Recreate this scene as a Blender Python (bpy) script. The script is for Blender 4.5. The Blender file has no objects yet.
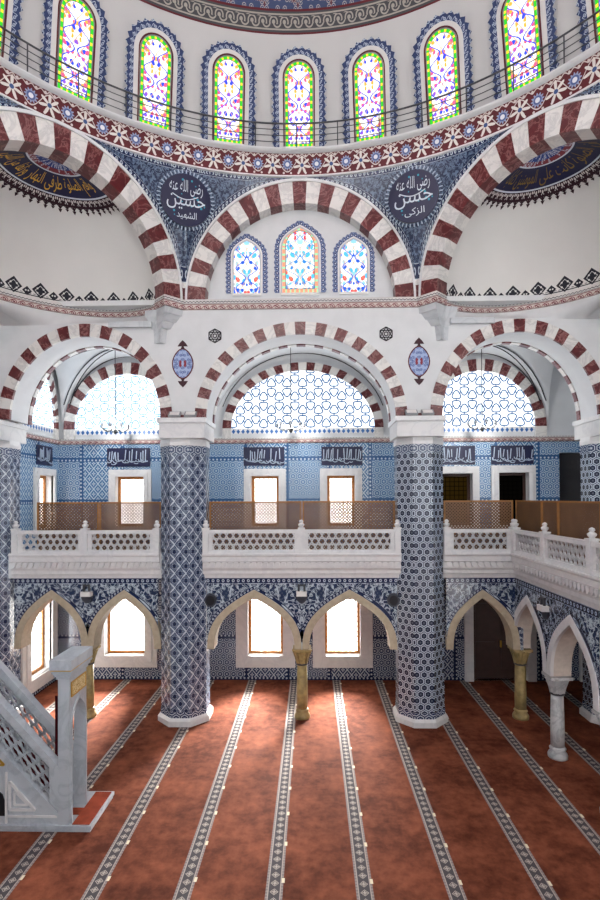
import bpy, math, random
from mathutils import Vector, Matrix
rnd = random.Random(11)
scn = bpy.context.scene
COL = scn.collection
PI = math.pi
sin, cos, sqrt = math.sin, math.cos, math.sqrt

# ------------------------------------------------------------------ helpers
def lin(c):
    if isinstance(c, str):
        c = [int(c[i:i + 2], 16) / 255 for i in (0, 2, 4)]
    return tuple((x / 12.92 if x <= .04045 else ((x + .055) / 1.055) ** 2.4) for x in c) + (1.0,)


class V:
    """a float socket with arithmetic"""
    def __init__(s, g, sock): s.g, s.s = g, sock
    def _b(s, op, o): return s.g.m(op, s, o)
    def __add__(s, o): return s._b('ADD', o)
    __radd__ = __add__
    def __sub__(s, o): return s._b('SUBTRACT', o)
    def __rsub__(s, o): return s.g.m('SUBTRACT', o, s)
    def __mul__(s, o): return s._b('MULTIPLY', o)
    __rmul__ = __mul__
    def __truediv__(s, o): return s._b('DIVIDE', o)
    def __lt__(s, o): return s._b('LESS_THAN', o)
    def __gt__(s, o): return s._b('GREATER_THAN', o)
    def __neg__(s): return s * -1.0


class Graph:
    def __init__(s, name):
        s.mat = bpy.data.materials.new(name)
        s.mat.use_nodes = True
        s.t = s.mat.node_tree
        s.t.nodes.clear()
        s.out = s.t.nodes.new('ShaderNodeOutputMaterial')
        uv = s.t.nodes.new('ShaderNodeUVMap'); uv.uv_map = 'UVMap'
        sp = s.t.nodes.new('ShaderNodeSeparateXYZ')
        s.t.links.new(uv.outputs[0], sp.inputs[0])
        s.uv = uv.outputs[0]
        s.u, s.v = V(s, sp.outputs[0]), V(s, sp.outputs[1])
    def put(s, sock, val):
        if isinstance(val, V): s.t.links.new(val.s, sock)
        elif hasattr(val, 'is_output'): s.t.links.new(val, sock)
        else: sock.default_value = val
    def m(s, op, a, b=None, c=None):
        n = s.t.nodes.new('ShaderNodeMath'); n.operation = op
        for i, x in enumerate((a, b, c)):
            if x is not None: s.put(n.inputs[i], x)
        return V(s, n.outputs[0])
    def sin(s, a): return s.m('SINE', a)
    def cos(s, a): return s.m('COSINE', a)
    def abs(s, a): return s.m('ABSOLUTE', a)
    def fr(s, a): return s.m('FRACT', a)
    def fl(s, a): return s.m('FLOOR', a)
    def mn(s, a, b): return s.m('MINIMUM', a, b)
    def mx(s, a, b): return s.m('MAXIMUM', a, b)
    def sq(s, a): return s.m('SQRT', a)
    def hyp(s, a, b): return s.m('SQRT', a * a + b * b)
    def at2(s, a, b): return s.m('ARCTAN2', a, b)
    def band(s, x, a, b): return (x > a) * (x < b)
    def sel(s, f, a, b): return f * a + (1.0 - f) * b
    def vec(s, u, v, w=0.0):
        n = s.t.nodes.new('ShaderNodeCombineXYZ')
        s.put(n.inputs[0], u); s.put(n.inputs[1], v); s.put(n.inputs[2], w)
        return n.outputs[0]
    def noise(s, vec, scale, detail=3.0, rough=.5, dist=0.0):
        n = s.t.nodes.new('ShaderNodeTexNoise')
        s.t.links.new(vec, n.inputs['Vector'])
        n.inputs['Scale'].default_value = scale; n.inputs['Detail'].default_value = detail
        n.inputs['Roughness'].default_value = rough; n.inputs['Distortion'].default_value = dist
        return V(s, n.outputs[0])
    def voro(s, vec, scale, feat='F1', rand=1.0):
        n = s.t.nodes.new('ShaderNodeTexVoronoi'); n.feature = feat; n.voronoi_dimensions = '2D'
        s.t.links.new(vec, n.inputs['Vector']); n.inputs['Scale'].default_value = scale
        n.inputs['Randomness'].default_value = rand
        if feat == 'DISTANCE_TO_EDGE': return V(s, n.outputs[0]), None
        sp = s.t.nodes.new('ShaderNodeSeparateXYZ'); s.t.links.new(n.outputs['Color'], sp.inputs[0])
        return V(s, n.outputs['Distance']), V(s, sp.outputs[0])
    def mix(s, f, a, b):
        """a where f = 0, b where f = 1"""
        n = s.t.nodes.new('ShaderNodeMix'); n.data_type = 'RGBA'; n.clamp_factor = True
        s.put(n.inputs[0], f)
        for k, c in ((6, a), (7, b)):
            if isinstance(c, str): c = lin(c)
            s.put(n.inputs[k], c)
        return n.outputs[2]
    def pos(s):
        n = s.t.nodes.new('ShaderNodeTexCoord'); return n.outputs['Object']
    def bsdf(s, color, rough=.5, spec=.4, metal=0.0, bump=None, bstr=.3, bdist=.02):
        n = s.t.nodes.new('ShaderNodeBsdfPrincipled')
        if isinstance(color, str): color = lin(color)
        s.put(n.inputs['Base Color'], color); s.put(n.inputs['Roughness'], rough)
        n.inputs['Specular IOR Level'].default_value = spec
        n.inputs['Metallic'].default_value = metal
        if bump is not None:
            b = s.t.nodes.new('ShaderNodeBump'); b.inputs['Strength'].default_value = bstr
            b.inputs['Distance'].default_value = bdist
            s.put(b.inputs['Height'], bump); s.t.links.new(b.outputs[0], n.inputs['Normal'])
        s.t.links.new(n.outputs[0], s.out.inputs[0])
        s.node = n
        return s.mat
    def emit(s, color, strength):
        n = s.t.nodes.new('ShaderNodeEmission')
        if isinstance(color, str): color = lin(color)
        s.put(n.inputs[0], color); s.put(n.inputs[1], strength)
        s.t.links.new(n.outputs[0], s.out.inputs[0])
        return s.mat


def hexcell(g, u, v):
    """nearest cell of a hexagonal grid of pitch 1: local x, y and the hexagonal distance (0 centre, .5 edge)"""
    h = sqrt(3)
    ax = g.fr(u) - .5; ay = (g.fr(v / h) - .5) * h
    bx = g.fr(u - .5) - .5; by = (g.fr(v / h - .5) - .5) * h
    f = (ax * ax + ay * ay) < (bx * bx + by * by)
    x = g.sel(f, ax, bx); y = g.sel(f, ay, by)
    d = g.mx(g.abs(x), g.abs(x) * .5 + g.abs(y) * (h / 2))
    return x, y, d


# ------------------------------------------------------------------ mesh builder
class MB:
    def __init__(s):
        s.v, s.f, s.m, s.uv = [], [], [], []
        s.T = Matrix.Identity(4)
    def face(s, pts, mat=0, uvs=None):
        if uvs is None:
            P = [Vector(p) for p in pts]
            n = Vector((0, 0, 0))
            for i in range(len(P)):
                a, b = P[i], P[(i + 1) % len(P)]
                n += Vector(((a.y - b.y) * (a.z + b.z), (a.z - b.z) * (a.x + b.x), (a.x - b.x) * (a.y + b.y)))
            ax, ay, az = abs(n.x), abs(n.y), abs(n.z)
            if az >= ax and az >= ay: uvs = [(p.x, p.y) for p in P]
            elif ay >= ax: uvs = [(p.x, p.z) for p in P]
            else: uvs = [(p.y, p.z) for p in P]
        i0 = len(s.v)
        s.v += [tuple(s.T @ Vector(p)) for p in pts]
        s.f.append(tuple(range(i0, i0 + len(pts))))
        s.m.append(mat); s.uv.append(uvs)
    def box(s, x0, x1, y0, y1, z0, z1, mat=0):
        a = [(x0, y0, z0), (x1, y0, z0), (x1, y1, z0), (x0, y1, z0), (x0, y0, z1), (x1, y0, z1), (x1, y1, z1), (x0, y1, z1)]
        for q in ((0, 3, 2, 1), (4, 5, 6, 7), (0, 1, 5, 4), (2, 3, 7, 6), (1, 2, 6, 5), (3, 0, 4, 7)):
            s.face([a[i] for i in q], mat)
    def bar(s, p, q, w, h, up=(0, 0, 1), mat=0):
        p, q = Vector(p), Vector(q); d = (q - p).normalized(); up = Vector(up)
        r = d.cross(up).normalized() * (w / 2); t = r.cross(d).normalized() * (h / 2)
        a = [p - r - t, p + r - t, p + r + t, p - r + t, q - r - t, q + r - t, q + r + t, q - r + t]
        for f in ((3, 2, 1, 0), (4, 5, 6, 7), (0, 1, 5, 4), (2, 3, 7, 6), (1, 2, 6, 5), (3, 0, 4, 7)):
            s.face([a[i] for i in f], mat)
    def tube(s, pts, r, n=8, mat=0, caps=True):
        pts = [Vector(p) for p in pts]; rings = []
        for i, p in enumerate(pts):
            d = (pts[min(i + 1, len(pts) - 1)] - pts[max(i - 1, 0)]).normalized()
            a = d.cross(Vector((0, 0, 1)) if abs(d.z) < .9 else Vector((1, 0, 0))).normalized(); b = d.cross(a)
            rr = r[i] if isinstance(r, (list, tuple)) else r
            rings.append([p + (a * cos(2 * PI * k / n) + b * sin(2 * PI * k / n)) * rr for k in range(n)])
        for i in range(len(rings) - 1):
            for k in range(n):
                s.face([rings[i][k], rings[i][(k + 1) % n], rings[i + 1][(k + 1) % n], rings[i + 1][k]], mat)
        if caps:
            s.face(rings[0][::-1], mat); s.face(rings[-1], mat)
    def lathe(s, prof, n=16, c=(0, 0, 0), mat=0, rot=0.0, a0=0.0, a1=2 * PI, mats=None, circum=False):
        """prof: (r, z) from bottom to top"""
        k_ = 1 / cos(PI / n) if circum else 1
        full = abs(a1 - a0 - 2 * PI) < 1e-6
        for i in range(len(prof) - 1):
            (r0, z0), (r1, z1) = prof[i], prof[i + 1]
            for k in range(n):
                t0 = a0 + (a1 - a0) * k / n + rot; t1 = a0 + (a1 - a0) * (k + 1) / n + rot
                P = lambda r, t, z: (c[0] + r * k_ * cos(t), c[1] + r * k_ * sin(t), c[2] + z)
                rr = max(r0, r1)
                u0, u1 = (t0 - rot) * rr, (t1 - rot) * rr
                if circum: w = 2 * rr * math.tan(PI / n); u0, u1 = -w / 2, w / 2
                s.face([P(r0, t0, z0), P(r0, t1, z0), P(r1, t1, z1), P(r1, t0, z1)], mats[i] if mats else mat,
                       [(u0, z0), (u1, z0), (u1, z1), (u0, z1)])
        if full:
            for (r, z), fl in ((prof[0], True), (prof[-1], False)):
                if r > 1e-4:
                    q = [(c[0] + r * k_ * cos(2 * PI * k / n + rot), c[1] + r * k_ * sin(2 * PI * k / n + rot), c[2] + z) for k in range(n)]
                    s.face(q[::-1] if fl else q, mat)
    def prism(s, poly, y0, y1, mat=0):
        """poly: (x, z) counter-clockwise seen from -y; extruded from y0 (front) to y1"""
        s.face([(x, y0, z) for x, z in poly], mat)
        s.face([(x, y1, z) for x, z in poly][::-1], mat)
        n = len(poly)
        for i in range(n):
            (xa, za), (xb, zb) = poly[i], poly[(i + 1) % n]
            s.face([(xa, y0, za), (xa, y1, za), (xb, y1, zb), (xb, y0, zb)], mat)
    def strip(s, A, B, y0, y1, mat=0, mats=None):
        """open ring between polylines A (inner) and B (outer) of (x, z), front at y0, back at y1"""
        n = len(A)
        for i in range(n - 1):
            a, a2, b, b2 = A[i], A[i + 1], B[i], B[i + 1]
            mm = mats[i] if mats else mat
            s.face([(a[0], y0, a[1]), (a2[0], y0, a2[1]), (b2[0], y0, b2[1]), (b[0], y0, b[1])], mm)
            s.face([(a[0], y1, a[1]), (b[0], y1, b[1]), (b2[0], y1, b2[1]), (a2[0], y1, a2[1])], mm)
            s.face([(a[0], y0, a[1]), (a[0], y1, a[1]), (a2[0], y1, a2[1]), (a2[0], y0, a2[1])], mm)
            s.face([(b[0], y0, b[1]), (b2[0], y0, b2[1]), (b2[0], y1, b2[1]), (b[0], y1, b[1])], mm)
        for i, mm in ((0, mats[0] if mats else mat), (n - 1, mats[-1] if mats else mat)):
            a, b = A[i], B[i]
            s.face([(a[0], y0, a[1]), (b[0], y0, b[1]), (b[0], y1, b[1]), (a[0], y1, a[1])], mm)
    def grid(s, P, uvf, mat=0, matf=None):
        for i in range(len(P) - 1):
            for j in range(len(P[0]) - 1):
                q = [(i, j), (i + 1, j), (i + 1, j + 1), (i, j + 1)]
                s.face([P[a][b] for a, b in q], matf(i, j) if matf else mat, [uvf(a, b) for a, b in q])
    def build(s, name, mats, parent=None, smooth=False, weld=False):
        me = bpy.data.meshes.new(name)
        me.from_pydata(s.v, [], s.f)
        ul = me.uv_layers.new(name='UVMap')
        flat = [c for f in s.uv for p in f for c in p]
        ul.data.foreach_set('uv', flat)
        if not isinstance(mats, (list, tuple)): mats = [mats]
        for m in mats: me.materials.append(m)
        me.polygons.foreach_set('material_index', s.m)
        if smooth or weld:
            import bmesh
            bm = bmesh.new(); bm.from_mesh(me); bmesh.ops.remove_doubles(bm, verts=bm.verts, dist=1e-4); bm.to_mesh(me); bm.free()
            if smooth: me.polygons.foreach_set('use_smooth', [True] * len(me.polygons))
        me.update()
        o = bpy.data.objects.new(name, me); COL.objects.link(o)
        if parent is not None:
            o.parent = parent
            o.matrix_parent_inverse = parent.matrix_basis.inverted()
        return o


def tag(o, label, cat, group=None, kind=None):
    o['label'] = label; o['category'] = cat
    if group: o['group'] = group
    if kind: o['kind'] = kind
    return o

def thing(name, loc, label, cat, group=None, kind=None):
    o = bpy.data.objects.new(name, None); COL.objects.link(o)
    o.location = loc; o.empty_display_size = .2
    o.matrix_basis = Matrix.Translation(Vector(loc))
    return tag(o, label, cat, group, kind)

def plabel(o, label): o['label'] = label; return o

def frame(origin, xdir, ydir):
    """matrix whose local x runs along xdir, y (depth, away from the viewer) along ydir, z up or as they give it"""
    x, y = Vector(xdir).normalized(), Vector(ydir).normalized(); z = x.cross(y)
    M = Matrix((x, y, z)).transposed().to_4x4(); M.translation = Vector(origin)
    return M

def ell(cx, a, b, zs, n=48, t0=0.0, t1=1.0, stilt=0.0):
    """half ellipse from left springing over the crown to the right one, n segments"""
    out = []
    for i in range(n + 1):
        t = t0 + (t1 - t0) * i / n
        an = PI * (1 - t)
        out.append((cx + a * cos(an), zs + stilt + b * sin(an)))
    if stilt: out = [(out[0][0], zs)] + out + [(out[-1][0], zs)]
    return out

def pointed(cx, h, H, zs, n=10, foot=0.0):
    """pointed arch: left springing, apex, right springing"""
    P = [(h, 0), (h * 1.0, .50 * H), (.58 * h, .74 * H), (0, H)]
    B = lambda t: tuple((1 - t) ** 3 * P[0][k] + 3 * (1 - t) ** 2 * t * P[1][k] + 3 * (1 - t) * t * t * P[2][k] + t ** 3 * P[3][k] for k in (0, 1))
    R_ = [B(i / n) for i in range(n + 1)]
    L = [(cx - x, zs + z) for x, z in R_]; Rr = [(cx + x, zs + z) for x, z in R_[::-1]][1:]
    out = L + Rr
    if foot: out = [(cx - h, zs - foot)] + out + [(cx + h, zs - foot)]
    return out

def arch_top(w, h, kind, n=14):
    """closed outline (x, z) of an arched window of half width w and total height h, base on z = 0, counter-clockwise from bottom right"""
    if kind == 'round':
        hs = h - w
        top = [(w * cos(PI * i / n), hs + w * sin(PI * i / n)) for i in range(n + 1)]
    else:
        H = w * 1.15; hs = h - H
        top = pointed(0, w, H, hs, n // 2)[::-1]
    return [(w, 0)] + top + [(-w, 0)]

def wall_arches(mb, x0, x1, z0, ztop, arches, y, mat=0, nx=None):
    """front face at depth y of a wall pierced by arches; each arch is its outline list of (x, z)"""
    xs = {x0, x1}
    for A in arches: xs |= {p[0] for p in A if x0 < p[0] < x1}
    if nx: xs |= {x0 + (x1 - x0) * i / nx for i in range(nx + 1)}
    xs = sorted(xs)
    def low(x, side):
        for A in arches:
            if A[0][0] - 1e-6 <= x <= A[-1][0] + 1e-6:
                for p, q in zip(A, A[1:]):
                    if q[0] - p[0] > 1e-7 and p[0] - 1e-6 <= x <= q[0] + 1e-6:
                        return p[1] + (q[1] - p[1]) * min(1, max(0, (x - p[0]) / (q[0] - p[0])))
        return z0
    for a, b in zip(xs, xs[1:]):
        if b - a < 1e-6: continue
        mid = low((a + b) / 2, 0)
        if mid == z0: la = lb = z0
        else: la, lb = low(a + 1e-7, 1), low(b - 1e-7, -1)
        t = ztop if not callable(ztop) else None
        ta, tb = (t, t) if t is not None else (ztop(a), ztop(b))
        mb.face([(a, y, la), (b, y, lb), (b, y, tb), (a, y, ta)], mat)

def wall_holes(mb, x0, x1, z0, z1, holes, y, depth=.0, mat=0, rmat=0, flip=False):
    """wall face in local x, z at depth y with rectangular holes (xa, xb, za, zb); reveals go back by depth"""
    xs = sorted({x0, x1} | {h[0] for h in holes} | {h[1] for h in holes})
    zs = sorted({z0, z1} | {h[2] for h in holes} | {h[3] for h in holes})
    for a, b in zip(xs, xs[1:]):
        for c, d in zip(zs, zs[1:]):
            mx_, mz = (a + b) / 2, (c + d) / 2
            if any(h[0] < mx_ < h[1] and h[2] < mz < h[3] for h in holes): continue
            if mx_ < x0 or mx_ > x1 or mz < z0 or mz > z1: continue
            mb.face([(a, y, c), (b, y, c), (b, y, d), (a, y, d)], mat)
    if depth:
        for a, b, c, d in holes:
            Y = y + depth
            mb.face([(a, y, c), (a, Y, c), (a, Y, d), (a, y, d)], rmat); mb.face([(b, y, c), (b, y, d), (b, Y, d), (b, Y, c)], rmat)
            mb.face([(a, y, c), (b, y, c), (b, Y, c), (a, Y, c)], rmat); mb.face([(a, y, d), (a, Y, d), (b, Y, d), (b, y, d)], rmat)

# Arabic lettering: joined letter forms, laid out right to left
AR = {'ا': (0xFE8D, 2), 'أ': (0xFE83, 2), 'إ': (0xFE87, 2), 'ب': (0xFE8F, 4), 'ة': (0xFE93, 2), 'ت': (0xFE95, 4), 'ج': (0xFE9D, 4),
      'ح': (0xFEA1, 4), 'د': (0xFEA9, 2), 'ر': (0xFEAD, 2), 'ز': (0xFEAF, 2), 'س': (0xFEB1, 4), 'ش': (0xFEB5, 4), 'ص': (0xFEB9, 4),
      'ض': (0xFEBD, 4), 'ط': (0xFEC1, 4), 'ع': (0xFEC9, 4), 'ف': (0xFED1, 4), 'ق': (0xFED5, 4), 'ك': (0xFED9, 4), 'ل': (0xFEDD, 4),
      'م': (0xFEE1, 4), 'ن': (0xFEE5, 4), 'ه': (0xFEE9, 4), 'و': (0xFEED, 2), 'ى': (0xFEEF, 2), 'ي': (0xFEF1, 4)}
def shape(s):
    out = []
    for i, ch in enumerate(s):
        if ch == ' ': out.append(' '); continue
        b, n = AR[ch]
        prev = i > 0 and s[i - 1] in AR and AR[s[i - 1]][1] == 4
        nxt = n == 4 and i + 1 < len(s) and s[i + 1] in AR
        k = (3 if prev and nxt else 2 if nxt else 1 if prev else 0)
        out.append(chr(b + k))
    return ''.join(reversed(out))

def text_mesh(s, shaped=True):
    cu = bpy.data.curves.new('lettering', 'FONT'); cu.body = shape(s) if shaped else s; cu.size = 1; cu.resolution_u = 3
    o = bpy.data.objects.new('lettering_source', cu); COL.objects.link(o)
    dg = bpy.context.evaluated_depsgraph_get(); dg.update()
    me = bpy.data.meshes.new_from_object(o.evaluated_get(dg))
    vs = [(v.co.x, v.co.y) for v in me.vertices]; fs = [tuple(p.vertices) for p in me.polygons]
    bpy.data.objects.remove(o); bpy.data.curves.remove(cu); bpy.data.meshes.remove(me)
    x0, x1 = min(p[0] for p in vs), max(p[0] for p in vs); y0, y1 = min(p[1] for p in vs), max(p[1] for p in vs)
    return [((x - x0) / (x1 - x0), (y - y0) / (y1 - y0)) for x, y in vs], fs

def add_text(mb, s, fn, mat=0):
    vs, fs = text_mesh(s)
    for f in fs:
        mb.face([fn(*vs[i]) for i in f], mat, [vs[i] for i in f])
#PART2
# ------------------------------------------------------------------ materials
M = {}
def plain(name, c, rough=.5, spec=.35, metal=0.0, nz=0.0, nscale=6.0):
    g = Graph(name)
    if nz:
        n = g.noise(g.pos(), nscale, 4.0)
        c0 = lin(c); d = tuple(x * (1 - nz) for x in c0[:3]) + (1,)
        col = g.mix((n - .35) / .3, d, c0)
        M[name] = g.bsdf(col, rough, spec, metal)
    else: M[name] = g.bsdf(c, rough, spec, metal)
    return M[name]

plain('plaster', 'd9dbdc', .75, .2, nz=.06, nscale=3)
plain('plaster_cool', 'd9dcdf', .7, .25, nz=.05, nscale=3)
plain('stone_tan', 'b3a690', .6, .3, nz=.16, nscale=9)
plain('stone_gold', 'a08c5c', .45, .4, nz=.4, nscale=7)
plain('stone_pale', 'd2c8be', .55, .3, nz=.14, nscale=9)
plain('dark_metal', '3a3c40', .45, .4)
plain('grey_metal', '8d8f92', .4, .4)
plain('gold', 'c79a3a', .35, .5, .6)
plain('gold_paint', 'd8a83c', .45, .4)
plain('wood_frame', 'b5763c', .45, .35, nz=.25, nscale=12)
plain('dark_wood', '3a211c', .5, .3, nz=.3, nscale=5)
plain('black_paint', '1b1a1e', .5, .3)
plain('maroon_paint', '5a1f26', .6, .3)
plain('maroon_cloth', '5b1420', .85, .1, nz=.3, nscale=8)
plain('white_paint', 'e6e4e0', .45, .35)
plain('navy_paint', '191d3e', .35, .35)
plain('ink_line', '2c2a30', .7, .2)
plain('letter_white', 'c9d3dc', .5, .3)
plain('letter_teal', '2b8fa6', .5, .3)

def m_marble(name, a, b, rough=.35, spec=.4, sc=1.6):
    g = Graph(name)
    n = g.noise(g.pos(), sc, 6.0, .6, 1.2)
    vein = 1.0 - g.mn(g.abs(n - .5) * 14.0, 1.0)
    n2 = g.noise(g.pos(), sc * 3, 3.0)
    M[name] = g.bsdf(g.mix(g.mx(vein * .7, (n2 - .45) * .7), a, b), rough, spec)
m_marble('marble', 'dedede', 'cfd0d2')
m_marble('marble_grey', 'c3c7ca', 'aeb3b8')
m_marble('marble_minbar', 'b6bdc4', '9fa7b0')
m_marble('marble_dim', 'bfc1c2', '8f9498', sc=2.5)

def m_vous():
    g = Graph('voussoir_red')
    n = g.noise(g.pos(), 2.2, 5.0, .65, 1.5)
    vein = 1.0 - g.mn(g.abs(n - .5) * 26.0, 1.0)
    c = g.mix((g.noise(g.pos(), 9.0) - .3) * 1.6, '4a171b', '6c282b')
    M['voussoir_red'] = g.bsdf(g.mix(vein * .45, c, 'b08480'), .3, .45)
    g = Graph('voussoir_white')
    n = g.noise(g.pos(), 1.8, 6.0, .65, 1.2)
    vein = 1.0 - g.mn(g.abs(n - .5) * 16.0, 1.0)
    M['voussoir_white'] = g.bsdf(g.mix(vein * .5, 'dcdad6', 'a9a9aa'), .35, .4)
m_vous()

def m_hex():
    g = Graph('hexagon_tile'); s = .185
    x, y, d = hexcell(g, g.u / s, g.v / s)
    line = g.band(d, .33, .455)
    r = g.hyp(x, y); th = g.at2(y, x)
    star = r < (.12 + .06 * g.cos(th * 6.0))
    f = g.mx(line, star * .22)
    nz = g.noise(g.pos(), 2.0)
    base = g.mix(nz, '151d34', '1e2944')
    M['hexagon_tile'] = g.bsdf(g.mix(f, base, 'b7c4d2'), .16, .5)
m_hex()

def m_ogee():
    g = Graph('lattice_tile'); s = .29
    u, v = g.u / s, g.v / (s * 1.25)
    a = g.abs(g.fr(u + v) - .5); b = g.abs(g.fr(u - v) - .5)      # 0.5 on the lines
    wob = .03 * g.sin(v * (4 * PI))
    line = g.mx(a + wob, b - wob) > .44
    thin = g.band(g.mx(a, b), .31, .345)
    p, q = g.fr(u + v) - .5, g.fr(u - v) - .5
    x, y = (p + q), (p - q)
    r = g.hyp(x, y); th = g.at2(y, x)
    dot = r < .30
    flower = (r < (.17 + .08 * g.cos(th * 4.0)))
    c = g.mix(g.mx(line, thin * .6), '2b3a5a', 'b9c3cd')
    c = g.mix((r < (.40 + .07 * g.cos(th * 8.0))) * .55, c, 'a9b7c8')
    c = g.mix(dot, c, '141b34')
    c = g.mix(flower * .35, c, '33466f')
    M['lattice_tile'] = g.bsdf(c, .16, .5)
m_ogee()

def border_chain(g, v, z0, z1, u, per):
    """a bead-and-dot chain between z0 and z1; returns mask inside, mask light"""
    mid = (z0 + z1) / 2; hgt = z1 - z0
    x = (g.fr(u / per) - .5) * per; y = v - mid
    ins = g.band(v, z0, z1)
    light = g.mx(g.hyp(x, y) < hgt * .26, g.abs(y) > hgt * .42)
    return ins, light * ins

def m_tile_wall(name, dark, mid, light, low):
    """wall tiling: panels of two patterns between bead borders"""
    g = Graph(name)
    u, v = g.u, g.v
    W = 1.3
    pu = g.fr((u + 20.0) / W)
    par = g.fr(g.fl((u + 20.0) / W) * .5) > .25
    # pattern A: stars on hexagons, pattern B: scaled lattice
    x, y, d = hexcell(g, u / .21, v / .21)
    r = g.hyp(x, y); th = g.at2(y, x)
    A = g.mx(g.band(d, .33, .43), (r < (.13 + .07 * g.cos(th * 6.0))))
    s = .27
    a, b = g.fr(u / s + v / (s * 1.2)) - .5, g.fr(u / s - v / (s * 1.2)) - .5
    x2, y2 = a + b, a - b
    r2 = g.hyp(x2, y2); th2 = g.at2(y2, x2)
    B = g.mx(g.mx(g.abs(a), g.abs(b)) > .43, (r2 < (.30 + .16 * g.cos(th2 * 4.0))) * (r2 > .1))
    f = g.sel(par, A, B)
    edge = g.abs(pu - .5) > .455
    hz = g.abs(g.fr((v - low) / 1.32) - .5) > .45
    bd = g.mx(edge, hz)
    chain = (g.hyp((g.fr(u / .12) - .5), (g.fr(v / .12) - .5)) < .24)
    base = g.mix(g.noise(g.pos(), 1.3), dark, mid)
    c = g.mix(f, base, light)
    c = g.mix(bd, c, g.mix(chain, dark, light))
    M[name] = g.bsdf(c, .14, .5)
m_tile_wall('tile_blue', '335882', '5480aa', 'b2c4d1', 4.28)
m_tile_wall('tile_navy', '222e4c', '33456a', 'b5bfc8', .02)

def arab(g, u, v, sc):
    """mirror-symmetric scrolls: mask of light vines and flowers"""
    P = g.vec(u, v)
    n1 = g.noise(P, 2.4 * sc, 1.0, .4, .6)
    n2 = g.noise(g.vec(u + 7.3, v - 3.1), 2.9 * sc, 1.0, .4, .6)
    vine = g.mx(g.abs(n1 - .5) < .022, g.abs(n2 - .5) < .019)
    d, c = g.voro(P, 3.2 * sc, 'F1')
    flower = g.mx(d < .13, g.band(d, .21, .27))
    d2, _ = g.voro(P, 6.5 * sc, 'F1')
    return vine, flower, d2 < .2

def m_floral(name, base, base2, light, sc, per):
    g = Graph(name)
    u = g.abs(g.fr(g.u / per) - .5) * per
    vi, fl, lf = arab(g, u, g.v, sc)
    c = g.mix(g.noise(g.pos(), 2.0), base, base2)
    c = g.mix(lf * .16, c, light)
    c = g.mix(g.mx(vi, fl), c, light)
    M[name] = g.bsdf(c, .2, .5)
m_floral('floral_navy', '1c2844', '283858', 'b0bdc8', 2.0, 2.44)
m_floral('pendentive_tile', '161e38', '1f2a4a', '5c6f88', 2.6, 1.5)

def m_bead():
    g = Graph('bead_border')         # u along, v across 0..1
    x = (g.fr(g.u / .13) - .5) * .13; y = (g.v - .5) * .13
    r = g.hyp(x, y)
    f = g.mx(g.band(r, .018, .036), g.abs(g.v - .5) > .46)
    M['bead_border'] = g.bsdf(g.mix(f, '1b2648', 'b9c6d2'), .25, .45)
m_bead()

def m_redband():
    g = Graph('red_band')           # u in metres along, v in metres 0 .. .55
    P = .74; H = .50
    x = (g.fr(g.u / P) - .5) * P; y = g.v - H / 2
    r = g.hyp(x, y); th = g.at2(y, x)
    ros = r < (.118 + .022 * g.cos(th * 12.0)); ring = g.band(r, .05, .085); core = r < .05
    x2 = P / 2 - g.abs(x); y2 = y + .02
    r2 = g.hyp(x2, y2); t2 = g.at2(x2, y2)
    pal = r2 < (.135 + .085 * g.cos(t2 * 7.0)); cen = g.hyp(x2, y2) < .045
    vine = g.mx(g.abs(y + .17 * g.cos(x * (2 * PI / P))) < .014, g.abs(y - .2 - .03 * g.cos(x * (8 * PI / P))) < .013)
    sm = g.hyp((g.fr(g.u / (P / 4)) - .5) * (P / 4), g.abs(y) - .2) < .026
    c = g.mix(g.noise(g.pos(), 3.0), '4a151c', '601d24')
    c = g.mix(g.mx(vine, sm), c, 'c9c0bc')
    c = g.mix(pal, c, 'd6d2cc'); c = g.mix(cen, c, '39507f')
    c = g.mix(ros, c, '8a97b8'); c = g.mix(ring, c, '4d5f90'); c = g.mix(core, c, 'd8dbe2')
    M['red_band'] = g.bsdf(c, .55, .3)
m_redband()

def m_cornice():
    g = Graph('cornice_chain')      # v in metres 0 .. .26
    x = (g.fr(g.u / .2) - .5) * .2; y = g.v - .085
    r = g.hyp(x, y * 1.1)
    ch = g.mx(g.band(r, .045, .062), g.abs(y - .035 * g.sin(g.u * (2 * PI / .2))) < .010)
    red = g.mix(ch, 'c9bdb6', '7a2f3c')
    red = g.mix(g.mx(r < .022, g.abs(g.abs(y) - .075) < .008), red, '6b2430')
    zz = g.abs(g.fr(g.u / .09) - .5) * .09
    gz = (g.abs((g.v - .215) - zz * .6) < .012)
    gray = g.mix(g.mx(gz, g.abs(g.v - .185) < .006), 'd0cecb', '55555c')
    M['cornice_chain'] = g.bsdf(g.mix(g.v > .172, red, gray), .6, .3)
m_cornice()

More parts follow.
